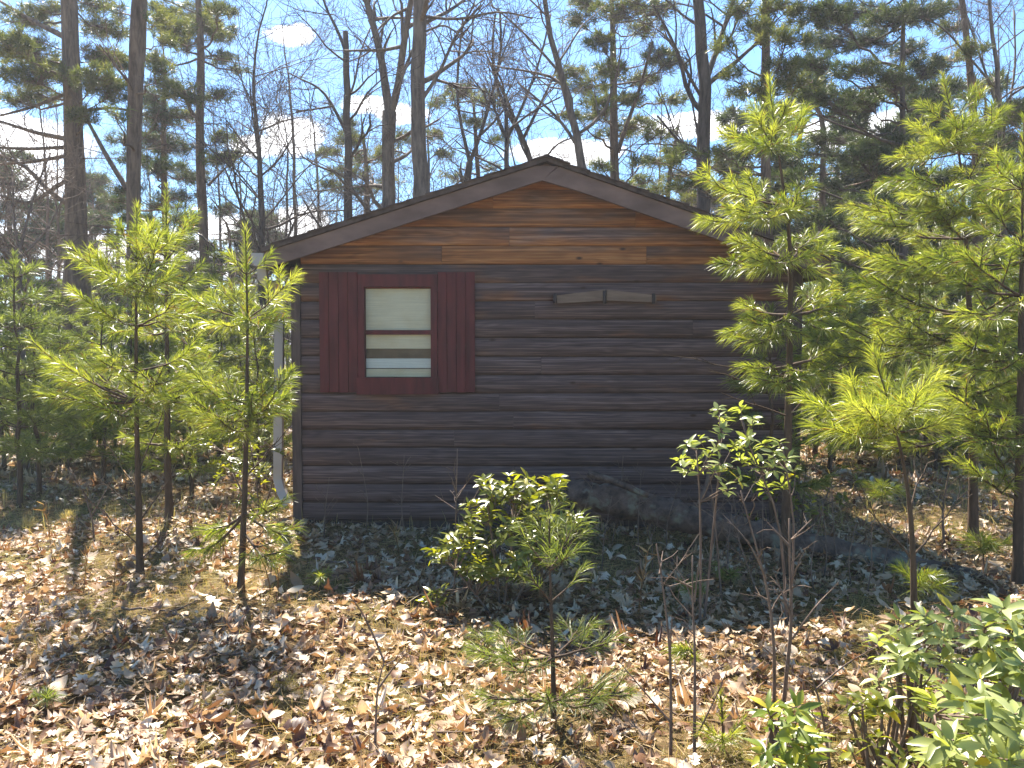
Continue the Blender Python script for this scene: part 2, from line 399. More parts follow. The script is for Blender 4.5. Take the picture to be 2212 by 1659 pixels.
# ------------------------------------------------------------------ ground, hills, litter
def grid_lines(lo, hi, fine_lo, fine_hi, step, grow=1.22):
    a = list(np.arange(fine_lo, fine_hi, step))
    x, s = fine_hi, step
    while x < hi: a.append(x); s *= grow; x += s
    a.append(hi)
    x, s = fine_lo - step, step
    pre = []
    while x > lo: pre.append(x); s *= grow; x -= s
    pre.append(lo)
    return np.array(pre[::-1] + a)
gx = grid_lines(-900, 900, -7, 7, 0.09); gy = grid_lines(-60, 1400, 1.5, 12, 0.09)
XX, YY = np.meshgrid(gx, gy)
ZZ = gz(XX, YY)
nearm = (np.abs(XX) < 7.5) & (YY < 12.5) & (YY > 1)
ZZ = ZZ + np.where(nearm, R.normal(0, 0.008, ZZ.shape), 0)
g = Geo(); nx, ny = len(gx), len(gy)
ii, jj = np.meshgrid(np.arange(nx - 1), np.arange(ny - 1))
b0 = (jj * nx + ii).ravel()
g.add(np.stack([XX, YY, ZZ], -1), np.stack([b0, b0 + 1, b0 + nx + 1, b0 + nx], 1))
structure(g.build('ground', M['soil']))

hx = np.linspace(-1200, 1200, 160); hy = np.array([560, 640, 720, 800, 900.0])
hh = 21 + 7 * np.sin(hx / 140 + 0.4) + 4 * np.sin(hx / 53) + 1.2 * np.sin(hx / 9.0) + R.normal(0, 0.5, 160)
prof = np.array([-0.6, 0.35, 0.75, 1.0, -0.5])
V = np.stack([np.broadcast_to(hx, (5, 160)), np.broadcast_to(hy[:, None], (5, 160)), hh[None] * prof[:, None]], -1)
g = Geo(); ii, jj = np.meshgrid(np.arange(159), np.arange(4)); b0 = (jj * 160 + ii).ravel()
g.add(V, np.stack([b0, b0 + 1, b0 + 161, b0 + 160], 1))
structure(g.build('hills', M['hill']))

WALLY = 6.9
CAB_X0, CAB_X1 = at(632, 750, WALLY)[0], at(1728, 750, WALLY)[0]
CAB_BACK = 12.0
def scatter(n, y0, y1, power=1.0, spread=0.72, pad=0.8):
    y = y0 + (y1 - y0) * R.random(n) ** power
    x = (R.random(n) * 2 - 1) * (spread * y + pad)
    ok = ~((x > CAB_X0 - 0.02) & (x < CAB_X1 + 0.02) & (y > WALLY - 0.03) & (y < CAB_BACK))
    return x[ok], y[ok]
def patch(x, y):
    return np.sin(1.3 * x + 0.9) * np.sin(1.7 * y + 0.4 * x) + 0.5 * np.sin(3.1 * x - 2.0 * y + 1.3)

def dead_leaves(geo, x, y, size, flat=0.35, lift=0.03):
    n = len(x); st = 13
    t = np.linspace(0, 1, st)
    lob = np.array([0.02, 0.05, 0.2, 0.26, 0.11, 0.29, 0.36, 0.13, 0.26, 0.3, 0.1, 0.14, 0.02])
    ph = R.random((n, 1)) * 6.28
    wv = lob[None] * (1 + 0.3 * np.sin(ph + t[None] * 9)) * (0.75 + 0.5 * R.random((n, 1)))
    smooth_ = R.random(n) < 0.3                         # some unlobed beech-like leaves
    wv[smooth_] = (0.24 * np.sin(np.pi * np.clip(t, 0.02, 0.98)) ** 0.8)[None]
    z0 = gz(x, y) + R.random(n) * lift + 0.004
    yaw = R.random(n) * 6.283
    tilt = R.normal(0, flat, n); roll = R.normal(0, flat * 1.2, n)
    d = np.stack([np.cos(yaw) * np.cos(tilt), np.sin(yaw) * np.cos(tilt), np.sin(tilt)], 1)
    s0 = np.stack([-np.sin(yaw), np.cos(yaw), np.zeros(n)], 1); u0 = np.cross(d, s0)
    s = s0 * np.cos(roll)[:, None] + u0 * np.sin(roll)[:, None]; u = np.cross(d, s)
    curl = R.normal(0.5, 2.2, n); bend = R.normal(0.05, 0.28, n); tw = R.normal(0, 0.25, n)
    V = np.empty((n, st, 3, 3))
    for k in range(st):
        for q, e in enumerate((-1, 0, 1)):
            hw = wv[:, k] * size * e
            off = (d * ((t[k] - 0.5) * size)[:, None] + s * hw[:, None]
                   + u * (curl * hw * hw / size + bend * size * (2 * t[k] - 1) ** 2 * 0.7 + tw * hw * (t[k] - 0.5))[:, None])
            V[:, k, q] = np.stack([x, y, z0 + 0.012], 1) + off
    # keep them above the soil
    low = gz(V[..., 0], V[..., 1]) + 0.002
    V[..., 2] = np.maximum(V[..., 2], low + R.random((n, 1, 1)) * 0.006)
    f = []
    for k in range(st - 1):
        for q in range(2): f.append([k * 3 + q, k * 3 + q + 1, k * 3 + q + 4, k * 3 + q + 3])
    f = np.array(f)[None] + (np.arange(n) * st * 3)[:, None, None]
    geo.add(V, f.reshape(-1, 4), rnd=np.repeat(np.clip(R.normal(0.56, 0.3, n), 0, 1), st * 3))

g = Geo()
x, y = scatter(33000, 2.0, 9.5, 1.1)
keep = (patch(x, y) + R.normal(0, 0.55, len(x)) > -0.38)
x, y = x[keep], y[keep]
dead_leaves(g, x, y, 0.03 + 0.065 * R.random(len(x)) ** 1.4, 0.3, 0.04)
x, y = scatter(1500, 2.0, 7.0, 1.0)
dead_leaves(g, x, y, 0.075 + 0.05 * R.random(len(x)), 0.3, 0.045)
x, y = scatter(7000, 9.0, 20, 1.3, 0.66)
dead_leaves(g, x, y, 0.09 + 0.09 * R.random(len(x)), 0.3, 0.05)
tag(g.build('leaf_litter', M['litter']), 'pale and brown dead oak leaves covering the whole forest floor', 'fallen leaves', kind='stuff')

def blades(geo, x, y, h, lean, width, rnd):
    n = len(x); z = gz(x, y)
    az = R.random(n) * 6.283; l = np.abs(R.normal(0, lean, n))
    d = np.stack([np.cos(az) * np.sin(l), np.sin(az) * np.sin(l), np.cos(l)], 1)
    needles(geo, np.stack([x, y, z], 1), d, h, width, rnd, 0.35)
g = Geo()
x, y = scatter(150000, 1.9, 10, 1.15)
pk = patch(x, y)
keep = (pk < 0.0 + R.normal(0, 0.7, len(x)))
x, y = x[keep], y[keep]
blades(g, x, y, 0.03 + 0.08 * R.random(len(x)), 0.95, np.full(len(x), 0.0024), np.clip(R.normal(0.58, 0.25, len(x)), 0, 1))
x, y = scatter(9000, 6.5, 18, 1.0, 0.66)
blades(g, x, y, 0.1 + 0.25 * R.random(len(x)) ** 2, 0.4, np.full(len(x), 0.005), np.clip(R.normal(0.75, 0.2, len(x)), 0, 1))
tag(g.build('short_grass', M['grass']), 'thin short olive and straw grass growing through the dead leaves', 'grass', kind='stuff')

g = Geo()
x, y = scatter(42000, 1.9, 10, 1.1)
az = R.random(len(x)) * 6.283; el = R.normal(0.08, .18, len(x))
needles(g, np.stack([x, y, gz(x, y) + .012 + .05 * R.random(len(x))], 1), np.stack([np.cos(az) * np.cos(el), np.sin(az) * np.cos(el), np.sin(el)], 1), .05 + .08 * R.random(len(x)), np.full(len(x), .0022), np.clip(R.normal(.7, .3, len(x)), 0, 1), .12)
tag(g.build('pine_straw', M['straw']), 'thin tan fallen pine needles and grass straw matted over the dead leaves', 'pine straw', kind='stuff')
# ------------------------------------------------------------------ pines
def shoot(tb, ge, pts, r0, r1, start, npm, nl, nw, tint, spread=0.75, twig_sides=4):
    """one pine shoot: a twig with needles on the part after `start`"""
    pts = np.asarray(pts); tb.add(pts, np.linspace(r0, r1, len(pts)), twig_sides)
    L = np.linalg.norm(np.diff(pts, axis=0), axis=1).sum()
    npm = npm * 1.1; nw = nw * 1.1; nl = nl * 1.2
    n = max(6, int(npm * L * (1 - start)))
    t = start + (1 - start) * R.random(n) ** 0.85
    k = len(pts) - 1; x = np.clip(t * k, 0, k - 1e-6); i = x.astype(int); f = (x - i)[:, None]
    p = pts[i] * (1 - f) + pts[i + 1] * f; ax = nrm(pts[i + 1] - pts[i])
    rad = R.normal(0, 1, (n, 3)); rad = nrm(rad - ax * (rad * ax).sum(1, keepdims=True))
    ang = spread * (0.55 + 0.75 * R.random(n)) * (1 - 0.35 * t)
    d = ax * np.cos(ang)[:, None] + rad * np.sin(ang)[:, None]
    ln = nl * (0.7 + 0.5 * R.random(n)) * np.where(t > 0.93, 0.85, 1)
    tn_ = np.clip(tint + .06 - .15 * (1 - t) + R.normal(0, 0.22, n), 0.1, 1); tn_[R.random(n) < .05 * (1.6 - t)] = 0
    needles(ge, p, d, ln, np.full(n, nw), tn_, 0.28)

def pine_branch(tb, ge, base, tip, r, npm, nl, nw, start=0.35, side=True, sag=0.06, tint=0.5):
    base, tip = np.asarray(base), np.asarray(tip); v = tip - base; L = np.linalg.norm(v)
    t = np.linspace(0, 1, 7)[:, None]
    pts = base + v * t + np.array([0, 0, -1.0]) * (sag * L * 4 * t * (1 - t)) + R.normal(0, 0.012 * L, (7, 3)) * (t * (1 - t) * 4)
    tn = np.clip(tint + R.normal(0, 0.12), 0.05, 0.95)
    shoot(tb, ge, pts, r, r * 0.4, start, npm, nl, nw, tn)
    if side and L > 0.22:
        hv = nrm(v); lat = nrm(np.cross(hv, [0, 0, 1.0])); upv = np.cross(lat, hv)
        nodes = [0.32, 0.52, 0.74] if L > 0.45 else [0.4, 0.68]
        for q in nodes:
            for sgn in (-1, 1):
                if R.random() < 0.12: continue
                b = along(pts, q + R.normal(0, 0.03)); a = math.radians(R.uniform(32, 52))
                dd = nrm(hv * math.cos(a) + lat * sgn * math.sin(a) + upv * R.normal(0.12, 0.18))
                l2 = L * R.uniform(0.26, 0.4) * (1.25 - 0.5 * q)
                tt = np.linspace(0, 1, 4)[:, None]
                shoot(tb, ge, b + dd * l2 * tt + np.array([0, 0, 0.12]) * l2 * tt ** 2, r * 0.5, r * 0.25, 0.12, npm, nl, nw, np.clip(tn + R.normal(0, .1), 0, 1))

def young_pine(label, trunkV, Y, wbase, branches=(), whorls=(), npm=430, nl=0.085, nw=0.0026, mat='young', name='young_pine',
               group=None, leader=0.3, dead=(), start=0.35, tint=0.5, sx=1.0, xmax=None):
    """trunkV: reference-pixel points from the base up, at distance Y; branches: (trunk y, tip x, tip y, dy)"""
    tr = np.array([at(x, y, Y) for x, y in trunkV])
    tr[0, 2] = float(gz(tr[0, 0], tr[0, 1])) - 0.03
    P = resample(tr, 16); H = P[-1, 2] - P[0, 2]
    r0 = wbase / 2 * Y / F
    hz = (P[:, 2] - P[0, 2]) / H
    rad = np.maximum(r0 * (1 - hz) ** 0.85, 0.004); rad[0] *= 1.3
    rt = thing(name, label, 'pine sapling', tuple(P[0]), group)
    T = Tubes(); T.add(P, rad, 8); T.build('trunk', M['youngbark'], rt, rough=0.03)
    tb, ge = Tubes(), Geo()
    def tp(z):
        k = np.interp(z, P[:, 2], np.arange(16)); return along(P, k / 15)
    def trad(z): return float(np.interp(z, P[:, 2], rad))
    # leader
    zl = P[0, 2] + H * (1 - leader)
    lp = np.array([tp(z) for z in np.linspace(zl, P[-1, 2], 6)])
    shoot(tb, ge, lp, trad(zl), 0.003, 0.0, npm * 1.1, nl, nw, tint + 0.1, 0.6)
    for b in branches:
        y, tx, ty, dy = b[:4]
        z = at(trunkV[0][0], y, Y)[2]
        pine_branch(tb, ge, tp(z), at(tx, ty, Y + dy), min(0.012, trad(z) * 0.55 + 0.002), npm, nl, nw, start, tint=tint)
    for w in whorls:          # (height fraction, count, length, rise)
        hf, n, ln, rise = w[:4]; a0 = R.random() * 6.28
        z = P[0, 2] + H * hf; c = tp(z)
        for k in range(n):
            a = a0 + k * 6.283 / n + R.normal(0, 0.25); l = ln * R.uniform(0.75, 1.15)
            e = rise + R.normal(0, 0.1)
            tip = c + l * np.array([math.cos(a) * math.cos(e) * sx, math.sin(a) * math.cos(e), math.sin(e)])
            if xmax and tip[0] * F / tip[1] + CX > xmax: tip[0] = 2 * c[0] - tip[0]
            pine_branch(tb, ge, c, tip, min(0.012, trad(z) * 0.5 + 0.002), npm, nl, nw, start, tint=tint)
    for y, tx, ty, dy in dead:
        z = at(trunkV[0][0], y, Y)[2]; b = tp(z); t_ = at(tx, ty, Y + dy)
        tt = np.linspace(0, 1, 6)[:, None]; pp = b + (t_ - b) * tt + R.normal(0, 0.012, (6, 3)) * tt
        tb.add(pp, np.linspace(0.006, 0.002, 6), 4)
        for _ in range(3):
            q = along(pp, R.uniform(0.4, 0.9)); dv = nrm((t_ - b) + R.normal(0, 0.35, 3) * np.linalg.norm(t_ - b))
            tb.add(np.array([q, q + dv * 0.07, q + dv * 0.13 + R.normal(0, .015, 3)]), [0.003, 0.002, 0.0015], 3)
    tb.build('branches', M['youngbark'], rt)
    ge.build('crown', M[mat], rt)
    return rt

# --- the named young pines of the foreground
young_pine('tall pale needled young pine whose bare lower stem carries thin dead twigs', [(303, 1258), (300, 1100), (294, 870), (294, 640), (295, 560), (296, 448)], 5.36, 17,
    [(644, 150, 530, -.25), (644, 222, 545, .2), (644, 392, 560, .25), (644, 345, 505, -.3), (644, 250, 590, -.5), (644, 330, 600, -.5), (560, 255, 480, -.1), (560, 335, 478, .1),
     (704, 150, 626, -.1), (704, 215, 665, -.4), (704, 430, 665, .1), (704, 385, 640, -.3), (704, 300, 690, .5),
     (867, 68, 736, -.1), (867, 92, 852, -.3), (867, 205, 790, .3), (867, 150, 800, .4), (867, 430, 800, .3), (867, 400, 850, -.4), (867, 240, 890, -.6), (867, 350, 800, -.5)], [(.57, 3, .45, .28), (.86, 3, .25, .55)],
    dead=[(1025, 355, 863, .1), (1110, 205, 1020, .1), (1180, 170, 1060, -.1), (1130, 380, 1010, .2), (1060, 220, 950, .2), (1210, 390, 1130, -.2)])
young_pine('slender young pine nearest the gutter with one long branch reaching the eave', [(519, 1298), (528, 1100), (533, 907), (535, 690), (533, 600), (530, 496)], 4.96, 16,
    [(690, 387, 633, -.1), (690, 455, 630, .3), (690, 640, 588, -.05), (690, 500, 610, .3), (690, 590, 655, .4), (690, 480, 700, -.4), (690, 575, 700, -.4),
     (907, 355, 852, -.1), (907, 633, 795, -.05), (907, 592, 855, -.4), (907, 480, 812, .3), (907, 430, 800, .4), (907, 420, 890, -.3), (907, 610, 880, .3), (907, 545, 850, -.6),
     (1110, 600, 1095, -.2), (1110, 632, 1160, -.1), (1110, 450, 1150, .2), (1150, 590, 1215, -.3), (1110, 440, 1195, .1)], [(.46, 3, .4, .22), (.88, 3, .2, .6)], xmax=640,
    dead=[(1030, 620, 930, .1), (1180, 610, 1120, .1)], leader=0.26)
young_pine('dark stemmed young pine with pointed top just behind the tall pale needled pine', [(367, 1137), (361, 1000), (361, 790), (360, 715), (360, 560), (359, 404)], 7.0, 18,
    [(715, 300, 630, 0), (715, 445, 640, .1), (715, 430, 700, -.3), (715, 310, 720, .3), (715, 400, 610, .5), (560, 300, 470, 0), (560, 425, 462, .1), (560, 385, 440, .4), (560, 330, 505, -.4),
     (850, 275, 810, .1), (850, 440, 850, -.1), (850, 300, 880, -.4), (850, 455, 790, .3), (850, 380, 820, -.6), (640, 280, 590, .2), (640, 430, 575, -.2), (960, 450, 930, .2), (960, 270, 940, .1), (960, 400, 960, -.5)], [(.42, 4, .6, .22), (.8, 4, .35, .5)],
    tint=0.45, mat='young', nw=0.003, npm=330)
# right hand pines
young_pine('tall young pine with reddish stem hiding the end of the roof edge', [(1695, 1261), (1700, 1000), (1707, 790), (1704, 640), (1716, 570), (1699, 444), (1681, 331), (1669, 260), (1661, 173)], 5.3, 24,
    [(331, 1740, 228, .05), (331, 1632, 242, -.1), (331, 1555, 285, .05), (331, 1690, 250, .35), (331, 1650, 300, -.5), (280, 1700, 225, -.2), (280, 1630, 220, .2),
     (444, 1509, 378, -.1), (444, 1514, 478, .1), (444, 1600, 400, .4), (444, 1745, 390, .1), (444, 1640, 470, -.5), (444, 1590, 450, -.35),
     (560, 1553, 568, -.1), (560, 1590, 510, .2), (560, 1792, 535, .1), (560, 1780, 600, -.2), (560, 1660, 560, -.6), (560, 1640, 520, .4), (560, 1740, 500, .4),
     (680, 1575, 715, -.1), (680, 1600, 660, .2), (680, 1830, 640, .1), (680, 1805, 715, -.3), (680, 1660, 700, -.6), (680, 1760, 620, .5), (680, 1630, 745, -.4),
     (790, 1612, 790, -.1), (790, 1800, 745, .1), (790, 1765, 810, -.4), (790, 1680, 830, -.6)], [(.72, 2, .3, .35), (.9, 3, .2, .6)],
    dead=[(820, 1440, 765, -.15), (850, 1530, 800, -.3), (900, 1800, 800, .2), (900, 1560, 850, -.2)], leader=0.13, npm=520, tint=0.55)
young_pine('broad bushy young pine with the fullest crown, beyond the end of the fallen log', [(2102, 1172), (2103, 990), (2096, 700), (2086, 500), (2077, 331), (2058, 250), (2036, 162)], 6.4, 22,
    [(331, 1920, 340, 0), (331, 1962, 262, .1), (331, 2112, 200, 0), (331, 2140, 255, .2), (331, 2180, 330, -.1), (331, 2030, 300, -.4), (331, 2080, 260, -.4), (270, 1990, 225, 0), (270, 2100, 190, .1),
     (400, 1905, 400, .2), (400, 1960, 370, -.4), (400, 2190, 360, .2), (400, 2120, 330, -.4), (400, 1990, 420, -.6),
     (460, 1840, 442, 0), (460, 1880, 480, -.3), (460, 2230, 430, 0), (460, 2170, 410, -.3), (460, 2040, 430, -.7), (460, 2120, 440, -.7),
     (590, 1850, 620, 0), (590, 1835, 540, .2), (590, 1900, 570, -.4), (590, 2240, 590, 0), (590, 2180, 540, -.4), (590, 1970, 560, -.8), (590, 2080, 570, -.9), (590, 2000, 520, .7), (590, 2150, 500, .7),
     (720, 1742, 764, 0), (720, 1800, 690, .3), (720, 1850, 735, -.4), (720, 1960, 690, -.8), (720, 2110, 680, -.9), (720, 2240, 700, -.2), (720, 2180, 720, -.6),
     (850, 1760, 880, .1), (850, 1840, 820, .4), (850, 1860, 900, -.4), (850, 2230, 850, 0), (850, 2170, 800, -.5), (850, 2030, 830, .9), (850, 2100, 840, -.9),
     (940, 1800, 960, .3), (940, 1900, 950, .5), (940, 2220, 930, .1)], [(.35, 5, .95, .1), (.5, 5, .95, .2), (.66, 5, .8, .3), (.84, 4, .4, .45)],
    leader=0.13, npm=480, tint=0.5)
young_pine('small young pine with long pale needles rising out of the pale laurels', [(1977, 1550), (1974, 1400), (1974, 1211), (1963, 1049), (1938, 932), (1912, 845), (1887, 760)], 3.4, 20,
    [(932, 1738, 856, 0), (932, 1822, 818, .1), (932, 2050, 905, 0), (932, 2012, 795, .1), (932, 1800, 925, -.25), (932, 1980, 850, -.3), (932, 1870, 880, -.3), (932, 1900, 830, .3), (932, 1960, 800, .3), (900, 1850, 870, -.1)],
    dead=[(1211, 1860, 1080, .1), (1200, 2090, 1060, .1), (1110, 1990, 1000, .1)], leader=0.24, npm=620, nl=0.09, nw=0.0019, tint=0.62)
young_pine('slim straight young pine with long reaching boughs beside the tip of the fallen log', [(2198, 1268), (2203, 1000), (2206, 700), (2208, 450), (2212, 250)], 5.2, 24,
    [(640, 2085, 545, -.2), (640, 2110, 690, -.4), (640, 2050, 600, .2), (760, 2080, 740, -.3), (760, 2140, 800, -.5), (520, 2120, 430, .1), (520, 2090, 480, .3), (900, 2050, 850, -.3), (900, 2120, 960, -.5), (1080, 2090, 1000, -.2), (1080, 2130, 900, -.3), (400, 2150, 330, .1)],
    whorls=[(.35, 4, .6, .1), (.5, 5, .6, .2), (0.7, 5, 0.5, 0.25), (0.85, 4, 0.4, 0.35)], tint=0.45)
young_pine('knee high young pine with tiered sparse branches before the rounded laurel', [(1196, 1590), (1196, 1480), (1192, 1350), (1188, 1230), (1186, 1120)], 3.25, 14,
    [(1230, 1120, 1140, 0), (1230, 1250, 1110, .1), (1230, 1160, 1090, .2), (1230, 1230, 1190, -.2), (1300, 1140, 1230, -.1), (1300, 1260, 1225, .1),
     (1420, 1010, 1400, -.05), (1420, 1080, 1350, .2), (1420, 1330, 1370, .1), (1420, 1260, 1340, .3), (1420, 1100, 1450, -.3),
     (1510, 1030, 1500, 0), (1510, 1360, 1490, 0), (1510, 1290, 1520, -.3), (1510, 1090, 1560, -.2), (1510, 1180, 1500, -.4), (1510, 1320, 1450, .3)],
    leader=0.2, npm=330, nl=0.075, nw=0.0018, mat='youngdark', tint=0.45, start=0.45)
young_pine('small pine with feathery needles between the shaded logs and yellow bush', [(1562, 1655), (1562, 1600), (1560, 1540), (1556, 1500)], 3.05, 8,
    [(1600, 1520, 1560, 0), (1600, 1605, 1555, .05), (1600, 1560, 1590, -.2), (1640, 1530, 1640, .1), (1640, 1600, 1630, -.1)], leader=0.5, npm=600, nl=0.06, nw=0.0018, name='pine_seedling')

# seedling tufts
def seedling(label, x, y, h, n=5, mat='young', tint=0.5):
    p = ground_at(x, y); rt = thing('pine_seedling', label, 'pine seedling', tuple(p), 'pine seedlings on the forest floor')
    tb, ge = Tubes(), Geo()
    t = np.linspace(0, 1, 5)[:, None]; P = p + np.array([0, 0, h * 0.8]) * t + R.normal(0, 0.006, (5, 3)) * t
    T = Tubes(); T.add(P, np.linspace(0.006, 0.003, 5), 6); T.build('stem', M['youngbark'], rt)
    shoot(tb, ge, P[2:], 0.004, 0.002, 0.0, 900, h * 0.42, 0.0022, tint, 0.9)
    for k in range(n):
        a = R.random() * 6.28; l = h * R.uniform(0.35, 0.6)
        b = along(P, R.uniform(0.5, 0.9)); dd = np.array([math.cos(a), math.sin(a), R.uniform(0.2, 0.7)])
        shoot(tb, ge, b + dd * l * np.linspace(0, 1, 4)[:, None], 0.003, 0.0015, 0.2, 700, h * 0.4, 0.0022, tint, 0.9)
    tb.build('branches', M['youngbark'], rt); ge.build('crown', M[mat], rt)
seedling('low grassy pine seedling at the left end of the cabin shadow', 690, 1285, 0.14)
seedling('round pine seedling tuft behind the small right foreground pine', 1975, 1315, 0.24, 7)
seedling('bright green seedling tuft on sunny leaves between two bare stems', 1490, 1455, 0.16)
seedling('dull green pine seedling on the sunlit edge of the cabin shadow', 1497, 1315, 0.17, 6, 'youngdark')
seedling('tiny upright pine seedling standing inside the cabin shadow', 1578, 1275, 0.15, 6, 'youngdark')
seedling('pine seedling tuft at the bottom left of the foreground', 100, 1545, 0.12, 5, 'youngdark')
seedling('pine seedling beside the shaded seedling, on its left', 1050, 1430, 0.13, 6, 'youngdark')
seedling('little pine seedling under the nearest left pine', 585, 1240, 0.16, 5)
seedling('pine seedling beyond the fallen log beside a dark trunk', 1905, 1105, 0.3, 6)
seedling('pale pine seedling at the far right end of the log', 2125, 1240, 0.28, 7)

# thicket pines behind (left and right): a few kinds, copied
def generic_pine(label, x, ybase, h, wide, mat='youngdark', group='young pines in the thicket', tint=0.45, density=230, nw=0.0045, nl=0.1, from_=0.18):
    p = ground_at(x, ybase) if ybase < 960 or True else None
    rt = thing('thicket_pine', label, 'pine sapling', tuple(p), group)
    k = np.linspace(0, 1, 12)[:, None]; P = p + np.array([R.normal(0, .04), R.normal(0, .04), h]) * k + R.normal(0, 0.02, (12, 3)) * np.sin(k * 3.14)
    T = Tubes(); T.add(P, np.linspace(0.016 * h ** .7, 0.004, 12), 7); T.build('trunk', M['youngbark'], rt)
    tb, ge = Tubes(), Geo()
    shoot(tb, ge, P[9:], 0.006, 0.003, 0, density * 1.3, nl, nw, tint + .1, 0.6)
    n = int(h * 2.6) + 2
    for i in range(n):
        f = from_ + (0.96 - from_) * (i + 0.5) / n
        c = along(P, f); m_ = R.integers(4, 6); a0 = R.random() * 6.28
        for q in range(m_):
            a = a0 + q * 6.283 / m_ + R.normal(0, .25); l = wide * (1.08 - f) ** 0.7 * R.uniform(0.7, 1.1); e = 0.12 + 0.45 * f + R.normal(0, .1)
            tip = c + l * np.array([math.cos(a) * math.cos(e), math.sin(a) * math.cos(e), math.sin(e)])
            pine_branch(tb, ge, c, tip, 0.006, density, nl, nw, 0.3, tint=tint)
    tb.build('branches', M['youngbark'], rt); ge.build('crown', M[mat], rt)
    return rt
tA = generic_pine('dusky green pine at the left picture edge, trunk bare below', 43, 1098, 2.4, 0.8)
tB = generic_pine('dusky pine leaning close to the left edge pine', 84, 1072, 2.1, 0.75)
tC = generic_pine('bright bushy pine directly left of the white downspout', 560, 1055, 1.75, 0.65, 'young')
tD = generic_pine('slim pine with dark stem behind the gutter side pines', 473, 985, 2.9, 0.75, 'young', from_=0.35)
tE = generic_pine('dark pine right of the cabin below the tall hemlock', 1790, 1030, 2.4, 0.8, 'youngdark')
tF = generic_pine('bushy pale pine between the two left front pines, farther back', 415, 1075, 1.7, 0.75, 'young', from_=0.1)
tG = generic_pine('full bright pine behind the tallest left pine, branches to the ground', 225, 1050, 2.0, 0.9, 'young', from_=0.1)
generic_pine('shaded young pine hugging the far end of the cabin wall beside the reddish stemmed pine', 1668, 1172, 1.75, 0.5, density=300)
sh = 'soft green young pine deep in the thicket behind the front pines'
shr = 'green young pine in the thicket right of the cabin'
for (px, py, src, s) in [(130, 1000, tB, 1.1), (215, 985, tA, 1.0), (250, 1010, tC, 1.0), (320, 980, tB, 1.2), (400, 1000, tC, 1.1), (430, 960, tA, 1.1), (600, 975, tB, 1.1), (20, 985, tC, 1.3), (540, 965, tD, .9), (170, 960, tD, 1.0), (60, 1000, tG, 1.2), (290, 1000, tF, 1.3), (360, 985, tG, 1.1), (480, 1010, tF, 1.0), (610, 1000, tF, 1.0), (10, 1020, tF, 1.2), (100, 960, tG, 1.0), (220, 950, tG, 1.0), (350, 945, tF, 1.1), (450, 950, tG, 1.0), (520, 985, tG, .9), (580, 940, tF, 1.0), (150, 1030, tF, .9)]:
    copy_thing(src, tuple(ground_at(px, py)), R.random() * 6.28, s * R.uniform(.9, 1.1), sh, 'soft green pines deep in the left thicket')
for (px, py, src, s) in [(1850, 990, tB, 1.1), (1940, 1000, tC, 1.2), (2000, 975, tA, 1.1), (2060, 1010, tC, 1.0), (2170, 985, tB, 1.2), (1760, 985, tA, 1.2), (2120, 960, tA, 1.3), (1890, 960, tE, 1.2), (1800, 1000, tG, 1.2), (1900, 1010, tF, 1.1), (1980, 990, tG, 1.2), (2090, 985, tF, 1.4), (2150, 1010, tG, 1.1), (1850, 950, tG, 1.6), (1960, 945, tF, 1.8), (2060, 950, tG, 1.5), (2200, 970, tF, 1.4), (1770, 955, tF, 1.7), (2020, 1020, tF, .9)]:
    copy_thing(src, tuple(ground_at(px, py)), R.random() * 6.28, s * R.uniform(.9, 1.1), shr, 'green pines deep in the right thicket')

# ------------------------------------------------------------------ tall trees behind
def limbs_world(polyV, Y, dy=0.0):
    n = len(polyV)
    return np.array([at(x, y, Y + dy * i / max(1, n - 1)) for i, (x, y) in enumerate(polyV)])

def ramify(tb, p, d, L, r, level, rs):
    n = 6 if level < 2 else 4
    pts = [np.array(p)]; d = np.array(d)
    wig = 0.16 if level < 2 else 0.22
    for i in range(n - 1):
        d = d + rs.normal(0, wig, 3) + np.array([0, 0, 0.035]); d = d / np.linalg.norm(d)
        pts.append(pts[-1] + d * L / (n - 1))
    pts = np.array(pts); r1 = max(0.0025, r * 0.45)
    tb.add(pts, np.linspace(r, r1, n), 5 if r > 0.03 else (4 if r > 0.012 else 3))
    if level >= 4 or L < 0.22: return
    nch = rs.integers(3, 6) if level < 3 else rs.integers(2, 5)
    for k in range(nch):
        t = rs.uniform(0.22, 0.98) if k else 0.99
        b = along(pts, t); i = min(int(t * (n - 1)), n - 2); ax = pts[i + 1] - pts[i]; ax = ax / np.linalg.norm(ax)
        a = rs.uniform(0.45, 1.0) if k else rs.uniform(.1, .5)
        q = rs.normal(0, 1, 3); q = q - ax * q.dot(ax); q /= np.linalg.norm(q)
        dd = ax * math.cos(a) + q * math.sin(a)
        ramify(tb, b, dd, L * rs.uniform(0.42, 0.68), max(0.003, (r * (1 - t) + r1 * t) * rs.uniform(0.5, 0.72)), level + 1, rs)

def trunk_world(tV, Y, top_extra, group_base=True):
    """tV: (x, y, width) from low to high, in reference pixels; continues to the ground and above the frame"""
    P = [at(x, y, Y) for x, y, w in tV]; rr = [w / 2 * Y / F for x, y, w in tV]
    b = P[0].copy(); b[2] = float(gz(b[0], b[1])) - 0.1
    P = [b] + P; rr = [rr[0] * 1.25] + rr
    if top_extra > 0:
        d = P[-1] - P[-2]; d = d / np.linalg.norm(d)
        P.append(P[-1] + d * top_extra * 0.5 + R.normal(0, .1, 3)); rr.append(rr[-1] * 0.6)
        P.append(P[-1] + d * top_extra * 0.5 + R.normal(0, .15, 3)); rr.append(rr[-1] * 0.25)
    return np.array(P), np.array(rr)

